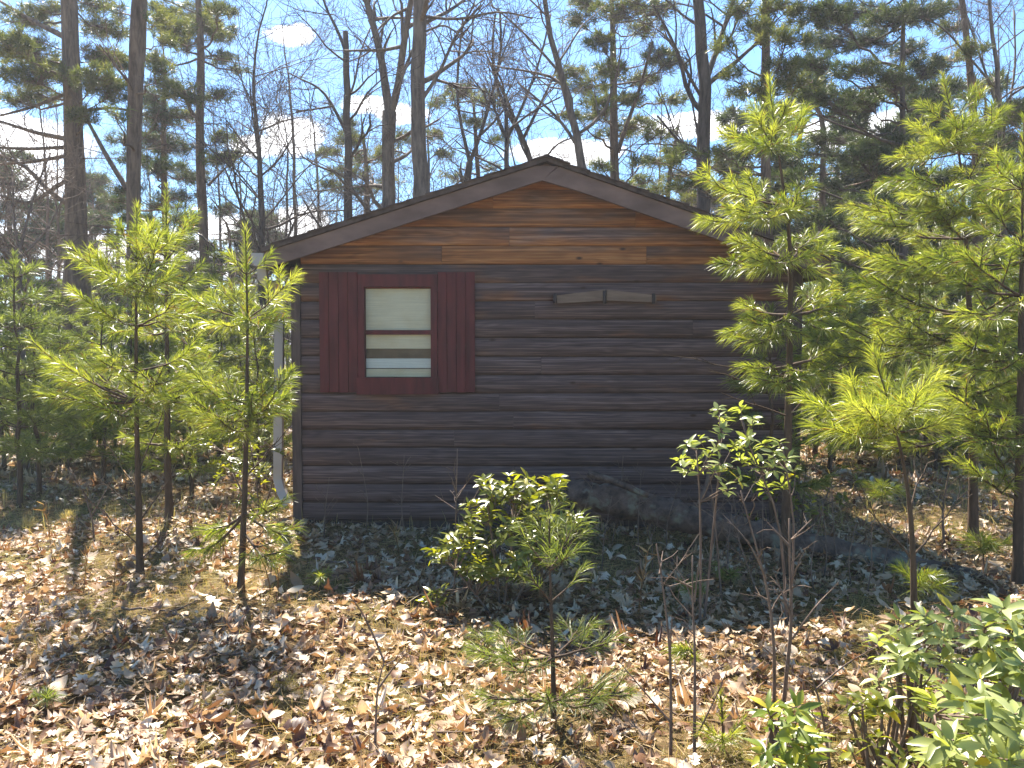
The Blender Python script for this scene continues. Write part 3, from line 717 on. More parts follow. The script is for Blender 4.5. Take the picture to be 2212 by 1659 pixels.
def bare_tree(label, tV, Y, limbs=(), n=16, first=0.3, L=2.2, top=3.0, mat='darkbark', seed=0, name='bare_tree', group='bare trees behind the cabin', up=0.55):
    rs = np.random.default_rng(seed + 100)
    P, rr = trunk_world(tV, Y, top)
    rt = thing(name, label, 'tree', tuple(P[0]), group)
    T = Tubes(); pp, r2 = resample(P, 22, rr); pp[1:-1] += rs.normal(0, 0.012, (20, 3)); T.add(pp, r2, 9)
    tb = Tubes(); tb.add(pp, r2 * .5, 3)
    for lb in limbs:
        lv, w0, w1 = lb[0], lb[1], lb[2]; dy = lb[3] if len(lb) > 3 else rs.uniform(-1, 1)
        q, qr = resample(limbs_world(lv, Y, dy), 10, np.linspace(w0, w1, len(lv)) / 2 * Y / F)
        T.add(q, qr, 6); tb.add(q, qr * .5, 3)
        for k in range(7):
            t = rs.uniform(0.25, 1.0); b = along(q, t); ax = nrm(q[-1] - q[0])
            dd = nrm(ax + rs.normal(0, 0.6, 3)); rad = np.interp(t, np.linspace(0, 1, 10), qr)
            ramify(tb, b, dd, L * rs.uniform(0.35, 0.6), max(.005, rad * 0.55), 2, rs)
    T.build('trunk', M[mat], rt, rough=0.04)
    for k in range(n):
        t = first + (0.98 - first) * (k + rs.random()) / n
        b = along(pp, t); rad = float(np.interp(t, np.linspace(0, 1, 22), r2))
        a = rs.random() * 6.28
        e = up + rs.normal(0, 0.2)
        dd = np.array([math.cos(a) * math.cos(e), 0.75 * math.sin(a) * math.cos(e), math.sin(e)])
        ramify(tb, b, dd, L * rs.uniform(0.6, 1.1) * (1.15 - 0.6 * t), max(0.008, min(0.05, rad * rs.uniform(0.3, 0.55))), 1, rs)
    tb.build('branches', M[mat], rt)
    return rt

def tall_pine(label, tV, Y, pads, limbs=(), top=3.0, mat='mature', bmat='pinebark', name='pine_tree', group='tall pines around the cabin', dens=1.0, nlen=0.13, nwid=0.0085, seed=0, dead=6):
    rs = np.random.default_rng(seed + 500)
    P, rr = trunk_world(tV, Y, top)
    rt = thing(name, label, 'pine tree', tuple(P[0]), group)
    T = Tubes(); pp, r2 = resample(P, 22, rr); T.add(pp, r2, 9)
    tb, ge = Tubes(), Geo(); tb.add(pp, r2 * .5, 3)
    for lb in limbs:
        q, qr = resample(limbs_world(lb[0], Y, lb[3] if len(lb) > 3 else rs.uniform(-.8, .8)), 10, np.linspace(lb[1], lb[2], len(lb[0])) / 2 * Y / F)
        T.add(q, qr, 6); tb.add(q, qr * .5, 3)
        for k in range(5):
            t = rs.uniform(.3, 1); b = along(q, t); ramify(tb, b, nrm(nrm(q[-1] - q[0]) + rs.normal(0, .5, 3)), 0.7, 0.008, 3, rs)
    T.build('trunk', M[bmat], rt, rough=0.05)
    zs = pp[:, 2]
    for (x, y, rx, ry) in pads:
        dy = rs.uniform(-1.3, 1.3); c = at(x, y, Y + dy); sx, sz = rx * Y / F, ry * Y / F
        z = min(max(c[2] - 0.15 * abs(c[0] - pp[8, 0]) - 0.1, zs[2]), zs[-1])
        b = along(pp, np.interp(z, zs, np.linspace(0, 1, 22)))
        k = np.linspace(0, 1, 8)[:, None]
        q = b + (c - b) * k + np.array([0, 0, -0.25]) * np.sin(k * 3.14) * 0.4 + rs.normal(0, .02, (8, 3))
        ext = nrm(c - b) * sx * 0.7 * np.array([1, 1, 0.2]); q = np.vstack([q, q[-1] + ext])
        tb.add(q, np.linspace(min(.028, .008 + .012 * np.linalg.norm(c - b)), 0.004, 9), 4)
        n = max(6, int(dens * 4.2 * rx * ry / (170 * (13.0 / Y) ** 2)))
        o = rs.normal(0, 1, (n, 3)); o = nrm(o) * rs.random((n, 1)) ** 0.45
        tc = c + o * np.array([sx, max(sx * 0.8, .25), sz])
        for j in range(n):      # twig to each tuft
            s_ = along(q, rs.uniform(0.55, 1.0)); m_ = (s_ + tc[j]) / 2 + rs.normal(0, .03, 3)
            tb.add(np.array([s_, m_, tc[j]]), [0.006, 0.004, 0.003], 3)
        nn = 34; N = n * nn
        outw = nrm(np.repeat(nrm(tc - b), nn, 0) * 0.55 + np.array([[0, 0, 0.35]]) + rs.normal(0, 0.62, (N, 3)))
        base = np.repeat(tc, nn, 0) + rs.normal(0, 0.022, (N, 3))
        tn = np.clip(np.repeat(rs.normal(0.5, 0.25, n), nn) + rs.normal(0, .1, N), 0, 1)
        needles(ge, base, outw, nlen * (0.7 + 0.5 * rs.random(N)), np.full(N, nwid), tn, 0.1)
    for k in range(dead):
        t = rs.uniform(0.25, 0.9); b = along(pp, t); a = rs.random() * 6.28
        ramify(tb, b, np.array([math.cos(a), math.sin(a) * .7, rs.uniform(-.1, .3)]), rs.uniform(0.7, 1.6), 0.012, 3, rs)
    tb.build('branches', M[bmat], rt); ge.build('crown', M[mat], rt)
    return rt

tall_pine('thick dark pine trunk at the left edge with spreading bare boughs', [(165, 640, 58), (166, 498, 42), (157, 245, 38), (150, 0, 34)], 13.0,
    [(60, 110, 80, 28), (20, 95, 60, 25), (60, 160, 90, 22), (90, 205, 60, 18), (205, 175, 50, 30), (240, 195, 45, 26), (230, 60, 60, 28), (210, 120, 45, 25), (55, 40, 70, 22), (105, 150, 45, 24), (185, 250, 40, 16), (40, 215, 55, 15), (100, 20, 40, 20), (200, 10, 50, 20), (250, 130, 35, 22)],
    [([(140, 80), (60, 40), (0, 2)], 14, 6), ([(145, 300), (80, 288), (0, 262)], 12, 6), ([(148, 318), (60, 322), (-20, 318)], 9, 5), ([(148, 336), (70, 350), (0, 355)], 9, 5), ([(150, 385), (60, 445), (0, 422)], 10, 5), ([(152, 445), (105, 415), (60, 360), (0, 335)], 12, 6), ([(150, 200), (60, 235), (0, 250)], 8, 4), ([(175, 240), (240, 232), (290, 240)], 8, 4)], seed=1, dens=1.6)
tall_pine('straight reddish brown trunk second from the left behind the tallest front pine', [(293, 785, 36), (292, 600, 33), (287, 392, 29), (290, 250, 31), (300, 0, 32)], 12.0,
    [(345, 150, 35, 18), (250, 250, 30, 12), (340, 40, 30, 18), (350, 90, 30, 16), (255, 20, 30, 15)],
    [([(274, 408), (225, 330), (195, 270), (172, 232)], 13, 6, .6), ([(280, 180), (255, 150), (215, 95)], 7, 3)], seed=2, bmat='pinebark')
tall_pine('crooked pine trunk third from the left with golden green foliage', [(443, 620, 22), (440, 480, 20), (434, 390, 21), (428, 300, 18), (433, 200, 17), (437, 100, 15), (428, 0, 13)], 14.0,
    [(430, 30, 60, 20), (470, 70, 50, 20), (430, 60, 60, 20), (480, 125, 40, 14), (395, 95, 45, 20), (370, 60, 45, 24), (355, 25, 40, 22), (510, 150, 28, 10), (400, 205, 45, 18), (360, 185, 40, 20), (480, 298, 38, 10), (470, 345, 45, 14), (500, 335, 28, 9), (390, 250, 45, 13), (470, 205, 40, 12), (340, 130, 35, 20), (480, 20, 30, 14)],
    [([(430, 260), (415, 245), (400, 213)], 9, 7), ([(450, 400), (480, 370), (505, 345)], 6, 3)], seed=3, dens=1.7)
tall_pine('dense dark green pine between the second and third left trunks', [(365, 620, 16), (358, 500, 15), (355, 400, 13), (352, 250, 10)], 16.0,
    [(340, 255, 55, 20), (330, 300, 65, 20), (370, 320, 55, 18), (300, 342, 55, 15), (262, 300, 38, 12), (340, 362, 55, 16), (400, 382, 65, 13), (280, 415, 48, 12), (250, 432, 38, 9), (380, 425, 55, 12), (335, 210, 45, 20), (350, 445, 55, 10), (330, 480, 60, 10), (400, 470, 40, 10)], mat='dark', top=1.5, seed=4, dens=1.6)
bare_tree('slim dark bare tree just left of the gutter corner', [(570, 700, 17), (568, 540, 14), (565, 400, 12), (555, 300, 9), (548, 200, 7), (546, 130, 5)], 13.0,
    [([(563, 350), (530, 315), (490, 260)], 6, 3), ([(564, 380), (600, 350), (630, 300)], 5, 3), ([(556, 330), (500, 330)], 4, 2)], n=26, first=0.3, L=1.9, top=1.4, seed=5)
bare_tree('dark dead trunk with snapped top left of the forked tree', [(752, 520, 20), (752, 440, 19), (752, 330, 16), (750, 215, 15), (749, 130, 14), (746, 68, 12)], 12.0,
    [([(746, 110), (732, 70), (700, 10), (690, -40)], 8, 4), ([(752, 215), (768, 175), (775, 120), (800, 60)], 6, 3), ([(750, 290), (715, 220), (690, 185), (655, 175), (620, 155)], 8, 3), ([(716, 230), (640, 242)], 5, 3)], n=8, first=0.35, L=1.5, top=0, mat='darkbark', seed=6)
bare_tree('pale brown forked tree with two rising stems behind the left roof', [(836, 520, 30), (838, 445, 29), (839, 330, 28), (841, 240, 29)], 12.0,
    [([(841, 245), (832, 180), (822, 110), (805, 50), (788, -10), (770, -70)], 21, 11, .3), ([(843, 248), (862, 190), (868, 120), (880, 40), (892, -20), (905, -80)], 20, 11, -.3), ([(858, 190), (890, 110), (915, 60)], 9, 4), ([(820, 100), (830, 50), (812, -10)], 6, 3)], n=5, first=0.6, L=1.5, top=0, mat='oakbark', seed=7)
bare_tree('thickest straight grey trunk behind the left roof slope', [(908, 520, 33), (907, 425, 32), (906, 330, 33), (900, 220, 31), (904, 100, 30), (905, 0, 28)], 11.5,
    [([(915, 210), (950, 160), (985, 70), (1040, 10)], 9, 5), ([(915, 50), (970, 25), (1040, -30)], 10, 5), ([(912, 35), (990, 45), (1080, 20), (1150, 40)], 7, 3), ([(915, 70), (960, 50), (1010, 90)], 5, 3), ([(898, 120), (860, 170)], 5, 3)], n=9, first=0.5, L=2.0, top=4, mat='oakbark', seed=8)
bare_tree('many stemmed twisting bare tree behind the middle of the left roof', [(1005, 500, 20), (1010, 400, 17), (1015, 350, 15)], 15.0,
    [([(1015, 352), (1000, 290), (985, 220), (990, 130), (1000, 40)], 9, 5), ([(1015, 350), (1040, 290), (1060, 210), (1085, 130), (1080, 30)], 10, 5), ([(1040, 290), (1080, 250), (1110, 200)], 6, 3), ([(1008, 380), (970, 410)], 5, 3)], n=4, first=.5, L=1.4, top=0, seed=9)
bare_tree('thin straight grey bare tree just left of the roof ridge', [(1092, 500, 12), (1093, 400, 11), (1095, 300, 10)], 15.0,
    [([(1095, 300), (1130, 230), (1170, 120), (1190, 30)], 8, 4), ([(1095, 300), (1070, 240), (1045, 180)], 6, 3), ([(1100, 280), (1150, 240), (1210, 210)], 5, 3)], n=8, first=.5, L=1.7, top=1.5, seed=10)
bare_tree('leaning mossy tree rising from the right roof slope beside the ridge', [(1272, 470, 20), (1265, 373, 19), (1245, 284, 17), (1222, 200, 15), (1203, 142, 13), (1186, 60, 11), (1174, -10, 10)], 12.5,
    [([(1250, 320), (1215, 265), (1180, 230), (1120, 180)], 8, 4), ([(1203, 150), (1160, 100), (1110, 50), (1060, 10)], 6, 3), ([(1215, 180), (1160, 165), (1120, 170)], 4, 2)], n=14, first=.45, L=1.9, top=3, mat='oakbark', seed=11)
bare_tree('gnarled bare tree with crossing boughs above the roof ridge', [(1165, 520, 14), (1160, 380, 13), (1130, 300, 11)], 16.0,
    [([(1130, 300), (1180, 200), (1220, 110)], 8, 4), ([(1130, 300), (1080, 220), (1060, 120), (1070, 30)], 9, 4), ([(1160, 370), (1200, 310), (1260, 290)], 5, 3)], n=12, first=.4, L=2.0, top=2, seed=12)
tall_pine('straight pine with feathery foliage behind the right roof slope', [(1330, 470, 21), (1328, 390, 20), (1325, 250, 17), (1326, 100, 13), (1322, 0, 10)], 14.0,
    [(1270, 10, 50, 15), (1340, 20, 60, 20), (1420, 15, 50, 15), (1250, 45, 40, 12), (1390, 60, 50, 15), (1300, 90, 50, 15), (1420, 120, 50, 14), (1240, 160, 45, 14), (1270, 190, 50, 14), (1320, 150, 45, 20), (1380, 170, 45, 14), (1450, 215, 50, 10), (1300, 222, 50, 14), (1360, 215, 40, 14), (1290, 250, 50, 11), (1250, 250, 35, 8), (1370, 268, 60, 14), (1330, 288, 60, 11), (1420, 292, 45, 9), (1440, 140, 45, 11), (1400, 390, 50, 9), (1300, 360, 30, 10), (1380, 350, 30, 9)],
    [([(1335, 330), (1345, 290), (1380, 200), (1410, 90)], 10, 6)], seed=13, dens=1.6)
bare_tree('dark forked trunk behind the right roof slope near the leaning pine', [(1518, 470, 30), (1519, 390, 29), (1521, 250, 27), (1524, 165, 27), (1516, 80, 24), (1508, 0, 22)], 12.0,
    [([(1528, 165), (1548, 110), (1570, 40), (1592, -20)], 14, 8, .5), ([(1515, 60), (1470, 30), (1430, -10)], 7, 4), ([(1515, 210), (1480, 150), (1440, 60), (1410, 10)], 8, 4), ([(1512, 340), (1470, 310), (1420, 250)], 9, 4), ([(1516, 330), (1500, 250), (1490, 190)], 6, 3)], n=10, first=.4, L=1.8, top=3.5, mat='darkbark', seed=14)
tall_pine('dark pine trunk behind the young pine with reddish stem', [(1657, 560, 24), (1655, 400, 22), (1653, 230, 20), (1655, 0, 16)], 11.0,
    [(1600, 20, 45, 18), (1680, 20, 50, 20), (1640, 70, 50, 20), (1700, 90, 55, 18), (1600, 200, 38, 14), (1680, 150, 55, 18), (1580, 160, 30, 14), (1640, 200, 45, 14), (1720, 185, 50, 14), (1600, 290, 38, 13), (1560, 330, 35, 14), (1700, 235, 55, 10), (1570, 100, 30, 14), (1480, 330, 45, 11), (1440, 352, 45, 10), (1490, 400, 42, 9)], seed=15, dens=1.5, mat='mature')
tall_pine('large dark hemlock like pine filling the upper right', [(1955, 700, 20), (1952, 500, 17), (1949, 240, 11), (1949, 60, 9)], 12.0,
    [(1780, 30, 70, 24), (1850, 30, 70, 24), (1920, 40, 60, 24), (1990, 30, 60, 24), (1800, 90, 70, 22), (1880, 90, 60, 20), (1960, 110, 60, 20), (1760, 140, 60, 18), (1850, 150, 60, 13), (1930, 165, 55, 14), (2000, 150, 50, 20), (1780, 212, 70, 13), (1720, 230, 50, 9), (1860, 218, 70, 10), (1800, 302, 80, 13), (1900, 312, 70, 15), (1760, 332, 60, 11), (1960, 320, 50, 16), (1860, 345, 80, 10), (1700, 382, 50, 8), (1800, 402, 60, 8), (1880, 432, 50, 9), (1780, 470, 60, 9), (1850, 500, 60, 13), (1780, 532, 60, 16), (1830, 562, 60, 16), (1760, 592, 50, 20), (1830, 612, 60, 20), (1900, 562, 50, 20), (1750, 660, 40, 22), (1990, 222, 50, 15), (1830, 680, 60, 22), (1780, 730, 50, 25), (1850, 760, 60, 25), (1920, 650, 50, 22), (1930, 780, 60, 25)],
    mat='dark', bmat='darkbark', seed=16, dens=2.2, nlen=0.11)
tall_pine('pine with thin olive foliage at the upper right corner', [(2110, 600, 20), (2112, 400, 17), (2100, 200, 14), (2080, 0, 12)], 13.0,
    [(2050, 60, 45, 18), (2100, 110, 42, 18), (2050, 130, 45, 15), (2135, 185, 40, 20), (2180, 250, 40, 22), (2150, 322, 40, 22), (2040, 20, 40, 16), (2200, 400, 40, 25), (2150, 450, 45, 25)], seed=17, dens=1.3)
bare_tree('bare grey tree with upswept boughs in the top right corner', [(2170, 600, 14), (2165, 400, 13), (2160, 250, 12), (2150, 150, 9), (2140, 0, 7)], 13.0,
    [([(2160, 250), (2120, 130), (2090, 40)], 6, 3), ([(2165, 300), (2195, 150), (2190, 20)], 6, 3), ([(2150, 190), (2040, 60), (2000, 40)], 5, 3)], n=18, first=.35, L=1.8, top=2, seed=18, mat='oakbark')
# smaller pines seen over the roof
tall_pine('short bushy pine behind the snapped dead trunk', [(795, 520, 12), (794, 430, 11), (790, 330, 8)], 17.0,
    [(760, 300, 48, 13), (720, 330, 33, 12), (790, 342, 48, 14), (695, 330, 22, 11), (760, 372, 50, 13), (830, 330, 38, 13), (868, 300, 25, 15), (780, 412, 55, 11), (840, 392, 33, 11), (720, 402, 38, 11), (755, 265, 25, 10)], top=1.0, seed=19, dens=1.2)
tall_pine('round topped pine behind the many stemmed bare tree', [(1040, 520, 12), (1035, 400, 11), (1025, 280, 8)], 17.0,
    [(960, 222, 38, 14), (1000, 200, 45, 18), (1050, 218, 42, 15), (1030, 262, 48, 13), (940, 292, 33, 12), (1070, 302, 28, 11), (960, 332, 33, 11), (1060, 362, 28, 10), (980, 382, 38, 10)], top=1.0, seed=20, dens=1.0)
tall_pine('hazy pine over the right end of the roof', [(1440, 560, 12), (1440, 450, 11), (1450, 340, 8)], 17.0,
    [(1460, 320, 45, 14), (1420, 350, 45, 12), (1470, 380, 50, 13), (1420, 410, 50, 12), (1560, 350, 45, 18), (1560, 420, 45, 18), (1480, 430, 45, 12), (1590, 380, 35, 20), (1350, 400, 35, 10)], top=.8, seed=21, dens=1.3)

# left edge bare saplings and far woods
bare_tree('reddish bare sapling with forked stems at the far left', [(45, 700, 16), (42, 600, 13), (40, 540, 12)], 10.0,
    [([(40, 540), (30, 480), (28, 400), (25, 360)], 6, 3), ([(42, 545), (60, 470), (80, 400), (110, 330)], 6, 3), ([(42, 560), (100, 500), (140, 420)], 5, 3), ([(44, 600), (10, 545), (-20, 520)], 5, 3)], n=6, first=.5, L=1.2, top=0, seed=22, mat='twig', name='bare_sapling')
far = [bare_tree('thin bare grey tree in the woods far behind the cabin', [(620, 640, 7), (618, 480, 6), (622, 360, 4)], 20.0, [], n=20, first=.2, L=2.6, top=2.0, seed=30, name='far_bare_tree', group='thin bare trees far behind'),
       bare_tree('thin bare grey tree in the woods far behind the cabin', [(690, 640, 7), (688, 480, 6), (684, 330, 4)], 20.0, [], n=22, first=.2, L=2.4, top=2.0, seed=31, name='far_bare_tree', group='thin bare trees far behind', mat='oakbark'),
       bare_tree('thin bare grey tree in the woods far behind the cabin', [(100, 640, 8), (105, 480, 6), (96, 330, 4)], 19.0, [], n=24, first=.15, L=2.4, top=2.5, seed=32, name='far_bare_tree', group='thin bare trees far behind', mat='twig')]
for i, (px, Y) in enumerate([(15, 21), (70, 24), (130, 18), (210, 22), (235, 26), (330, 25), (400, 22), (480, 24), (520, 19), (600, 25), (640, 17), (660, 23), (730, 26), (790, 22), (860, 24), (930, 20), (960, 26), (1060, 22), (1120, 26), (1150, 21), (1210, 23), (1290, 26), (1370, 22), (1420, 20), (1480, 24), (1560, 22), (1620, 25), (1700, 20), (1800, 24), (1900, 22), (2010, 21), (2090, 24), (2150, 19), (2200, 23), (550, 28), (300, 29), (170, 28)]):
    p = at(px, 750, Y); p[2] = float(gz(p[0], p[1])) - .1
    copy_thing(far[i % 3], tuple(p), R.random() * 6.28, R.uniform(.75, 1.15))
fp = tall_pine('dim green pine in the woods far behind the cabin', [(560, 700, 10), (560, 600, 8), (560, 500, 6)], 24.0,
    [(560 + R.normal(0, 28), y, 34, 11) for y in range(470, 720, 22)] * 2, top=0.6, seed=33, dens=.7, name='far_pine', group='dim pines far behind', nlen=.2, nwid=.016, mat='dark')
for i, (px, Y) in enumerate([(30, 22), (110, 26), (200, 24), (260, 20), (420, 26), (500, 22), (640, 26), (1560, 24), (1640, 20), (1720, 17), (1770, 15), (1830, 18), (1900, 16), (1980, 17), (2040, 19), (2120, 16), (2190, 18), (1690, 26), (2080, 25)]):
    p = at(px, 750, Y); p[2] = float(gz(p[0], p[1])) - .1
    copy_thing(fp, tuple(p), R.random() * 6.28, R.uniform(.8, 1.25))

# ------------------------------------------------------------------ cabin
cab = thing('cabin', 'small weathered log sided cabin with gable roof and one red shuttered window', 'cabin', (at(1180, 750, WALLY)[0], WALLY, 0.0))
def wx(x, Y=WALLY): return float(at(x, 750, Y)[0])
def wz(y, Y=WALLY): return float(at(1106, y, Y)[2])
RY = 6.62                                           # plane of the rake boards
apex = (wx(1180, RY), wz(350, RY)); lft = (wx(575, RY), wz(544, RY)); rgt = (wx(1790, RY), wz(563, RY))
sl = (apex[1] - lft[1]) / (apex[0] - lft[0]); sr = (apex[1] - rgt[1]) / (rgt[0] - apex[0])
def roof_z(x): return apex[1] - (sl * (apex[0] - x) if x < apex[0] else sr * (x - apex[0]))
pitch_ = (wz(411) - wz(1124)) / 18
z_top = wz(411)
X0, X1 = wx(652), wx(1708)
WIN = (wx(780), wx(942), wz(848), wz(608))          # hole in the siding, covered by frame and shutters
g = Geo()
under = 0.05                                        # siding stops this far below the roof surface
rowrnd = [.55, .35, .6, .45, .95, .3, .25, .5, .35, .4, .5, .62, .55, .6, .5, .45, .4, .5, .6, .4, .3]
np_ = 8; jr = np.random.default_rng(77)
for i in range(-1, 19):
    zt = z_top - i * pitch_; zt0, zb0 = zt + pitch_, zt      # row spans zb0..zt0; the line at its foot is the lip
    t = np.linspace(0, 1, np_)
    bul = 0.030 if i >= 6 else 0.013
    off = bul * np.sin(np.pi * np.clip(0.12 + 0.86 * t, 0, 1)) ** 0.7
    zz = zt0 + (zb0 - zt0) * t
    zz[-1] = zb0 + 0.003
    if zb0 < -0.02: zz = np.maximum(zz, -0.02)
    segs = [(X0, X1)]
    if zb0 > WIN[2] - 0.03 and zt0 < WIN[3] + 0.03: segs = [(X0, WIN[0]), (WIN[1], X1)]
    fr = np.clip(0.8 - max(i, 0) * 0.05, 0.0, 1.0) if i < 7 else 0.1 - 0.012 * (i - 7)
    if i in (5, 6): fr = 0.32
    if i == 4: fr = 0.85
    parts_ = []
    for a, b in segs:
        cuts = [a]
        if i == 4: cuts += [wx(955), wx(1395)]
        elif b - a > 1.5 and jr.random() < .75: cuts.append(a + (b - a) * jr.uniform(.2, .8))
        cuts.append(b)
        for q_ in range(len(cuts) - 1): parts_.append((cuts[q_] + (.0018 if q_ else 0), cuts[q_ + 1] - (.0018 if q_ < len(cuts) - 2 else 0), q_))
    for a, b, q_ in parts_:
        rr_ = rowrnd[i + 1] + (.17 if q_ % 2 else 0); fq = fr + (.55 if (i == 4 and q_ == 1) else 0)  # middle board of one row paler: a sunlit patch put into its colour
        xs = []
        for z in zz:
            zl = z + under
            xl = apex[0] - (apex[1] - zl) / sl; xr = apex[0] + (apex[1] - zl) / sr
            lo, hi = max(a, xl), min(b, xr)
            if hi < lo: lo = hi = apex[0]
            xs.append((lo, hi))
        if max(h - l for l, h in xs) < 0.02: continue
        m_ = 30
        V = np.zeros((np_ + 2, m_, 3))
        for k in range(np_):
            V[k, :, 0] = np.linspace(*xs[k], m_); V[k, :, 1] = WALLY - off[k] - 0.002 * np.sin(V[k, :, 0] * 3 + i * 1.7); V[k, :, 2] = zz[k] + 0.0025 * np.sin(V[k, :, 0] * 1.1 + i)
        V[np_] = V[np_ - 1] + np.array([0, 0.02, 0.0]); V[np_ + 1] = V[0] + np.array([0, 0.02, 0.0])
        V[np_, :, 1] = WALLY + 0.03; V[np_ + 1, :, 1] = WALLY + 0.03
        ii, jj = np.meshgrid(np.arange(m_ - 1), np.arange(np_ + 1)); b0 = (jj * m_ + ii).ravel()
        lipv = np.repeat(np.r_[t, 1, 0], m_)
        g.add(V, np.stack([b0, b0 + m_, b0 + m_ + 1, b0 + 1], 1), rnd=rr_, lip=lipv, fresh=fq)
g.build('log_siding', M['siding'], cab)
# house box behind the siding (a little behind the boards), with side and back walls
g = Geo()
ze = min(roof_z(CAB_X0), roof_z(CAB_X1)) - 0.12
y0, y1 = WALLY + 0.031, CAB_BACK
def wallbox(a, b): box(g, a, b)
wallbox((CAB_X0 + 0.02, y0, -0.3), (CAB_X0 + 0.1, y1, ze)); wallbox((CAB_X1 - 0.1, y0, -0.3), (CAB_X1 - 0.02, y1, ze))
wallbox((CAB_X0 + 0.1, y1 - 0.08, -0.3), (CAB_X1 - 0.1, y1, ze))
wallbox((CAB_X0 + 0.1, y0 + 0.002, -0.3), (WIN[0], y0 + 0.06, ze)); wallbox((WIN[1], y0 + 0.002, -0.3), (CAB_X1 - 0.1, y0 + 0.06, ze))
wallbox((WIN[0], y0 + 0.002, -0.3), (WIN[1], y0 + 0.06, WIN[2])); wallbox((WIN[0], y0 + 0.002, WIN[3]), (WIN[1], y0 + 0.06, ze))
for yy in (y0 + 0.004, y1 - 0.06):
    prism(g, [(CAB_X0 + 0.1, ze - 0.003), (CAB_X1 - 0.1, ze - 0.003), (apex[0], apex[1] - 0.14)], yy, yy + 0.05)
g.build('side_walls', M['trim'], cab, smooth=False)
for xa, xb in ((632, 651.5), (1708.5, 1728)):
    g = Geo(); box(g, (wx(xa), WALLY - 0.045, -0.06), (wx(xb), WALLY + 0.03, ze + 0.05)); g.build('corner_board', M['trim'], cab, smooth=False)
# roof
g = Geo(); th = 0.035
for (xe, ze_) in (lft, rgt):
    s_ = -1 if xe < apex[0] else 1
    xo = xe + s_ * 0.02; zo = roof_z(xo)
    n = 34
    for k in range(n):                              # courses of shingles, each a thin slab over the one below
        ya, yb = RY - 0.035, CAB_BACK + 0.25
    prism(g, [(xo, zo), (apex[0], apex[1]), (apex[0], apex[1] + th), (xo, zo + th)] if s_ < 0 else [(apex[0], apex[1]), (xo, zo), (xo, zo + th), (apex[0], apex[1] + th)], RY - 0.035, CAB_BACK + 0.25)
    for k in range(14):                             # butt edges of the shingle courses
        f = (k + 1) / 14.6; x_ = apex[0] + (xo - apex[0]) * f; z_ = roof_z(x_) + th
        dx = s_ * 0.03
        jit = R.normal(0, .006)
        prism(g, [(x_ - s_ * 0.16, z_ + sl * .16 + .002), (x_ + dx, roof_z(x_ + dx) + th + 0.012), (x_ + dx, roof_z(x_ + dx) + th + 0.001), (x_ - s_ * 0.16, z_ + sl * .16 - 0.002)], RY - 0.045 - jit, CAB_BACK + 0.25)
for s_ in (-1, 1):                                  # ridge cap
    sp = sl if s_ < 0 else sr; o_ = .016
    q = [(apex[0], apex[1] + th + o_), (apex[0] + s_ * .13, apex[1] + th + o_ - sp * .13), (apex[0] + s_ * .13, apex[1] + th + .003 - sp * .13), (apex[0], apex[1] + th + .003)]
    prism(g, q if s_ > 0 else q[::-1], RY - .05, CAB_BACK + .25)
g.build('roof', M['shingle'], cab, smooth=False)
# rake boards: plank under each roof edge, mitre overlap at the peak as in the photograph
bh = 0.132
for side in (-1, 1):
    g = Geo(); xe = lft[0] if side < 0 else rgt[0]
    n = 14
    xs = np.linspace(xe, apex[0] + (0.09 if side < 0 else 0.0), n) if side < 0 else np.linspace(apex[0] + 0.10, xe, n)
    top = [(x, apex[1] - 0.004 - (sl * (apex[0] - x) if x <= apex[0] else sr * (x - apex[0]))) for x in xs]
    if side < 0: bot = [(x, apex[1] - bh - sl * (apex[0] - x)) for x in xs]; bot[-1] = (xs[-1] - 0.13, apex[1] - bh - sl * 0.04 + 0.0)
    else: bot = [(x, z - bh - 0.004) for x, z in top]; bot[0] = (xs[0] - 0.14, apex[1] - bh - .01)
    if side < 0: poly = bot + top[::-1]
    else: poly = bot + top[::-1]
    prism(g, poly, RY - (0.012 if side < 0 else 0.010), RY + 0.025)
    g.build('rake_board', M['rake'], cab, smooth=False)
# soffit boards under the overhang and eave fascia
g = Geo()
for side in (-1, 1):
    xe = lft[0] if side < 0 else rgt[0]; s_ = side
    xa = xe - s_ * 0.012
    za = roof_z(xa) - 0.006
    poly = [(xa, za - 0.018), (apex[0] - 0.0, apex[1] - 0.024), (apex[0], apex[1] - 0.006), (xa, za)]
    prism(g, poly if side < 0 else poly[::-1], RY + 0.026, CAB_BACK + 0.2)
g.build('soffit', M['soffit'], cab, smooth=False)
for side in (-1, 1):
    g = Geo(); xe = lft[0] if side < 0 else rgt[0]; za = roof_z(xe)
    box(g, (min(xe, xe - side * -0.02) , RY + 0.027, za - 0.125), (max(xe, xe - side * -0.02), CAB_BACK + 0.2, za - 0.008))
    # boxed eave underside back to the wall
    xw = CAB_X0 if side < 0 else CAB_X1
    box(g, (min(xe - side * 0.002, xw + side * .002), RY + 0.03, za - 0.128), (max(xe - side * 0.002, xw + side * .002), CAB_BACK + 0.18, za - 0.112))
    g.build('eave_board', M['trim'], cab, smooth=False)
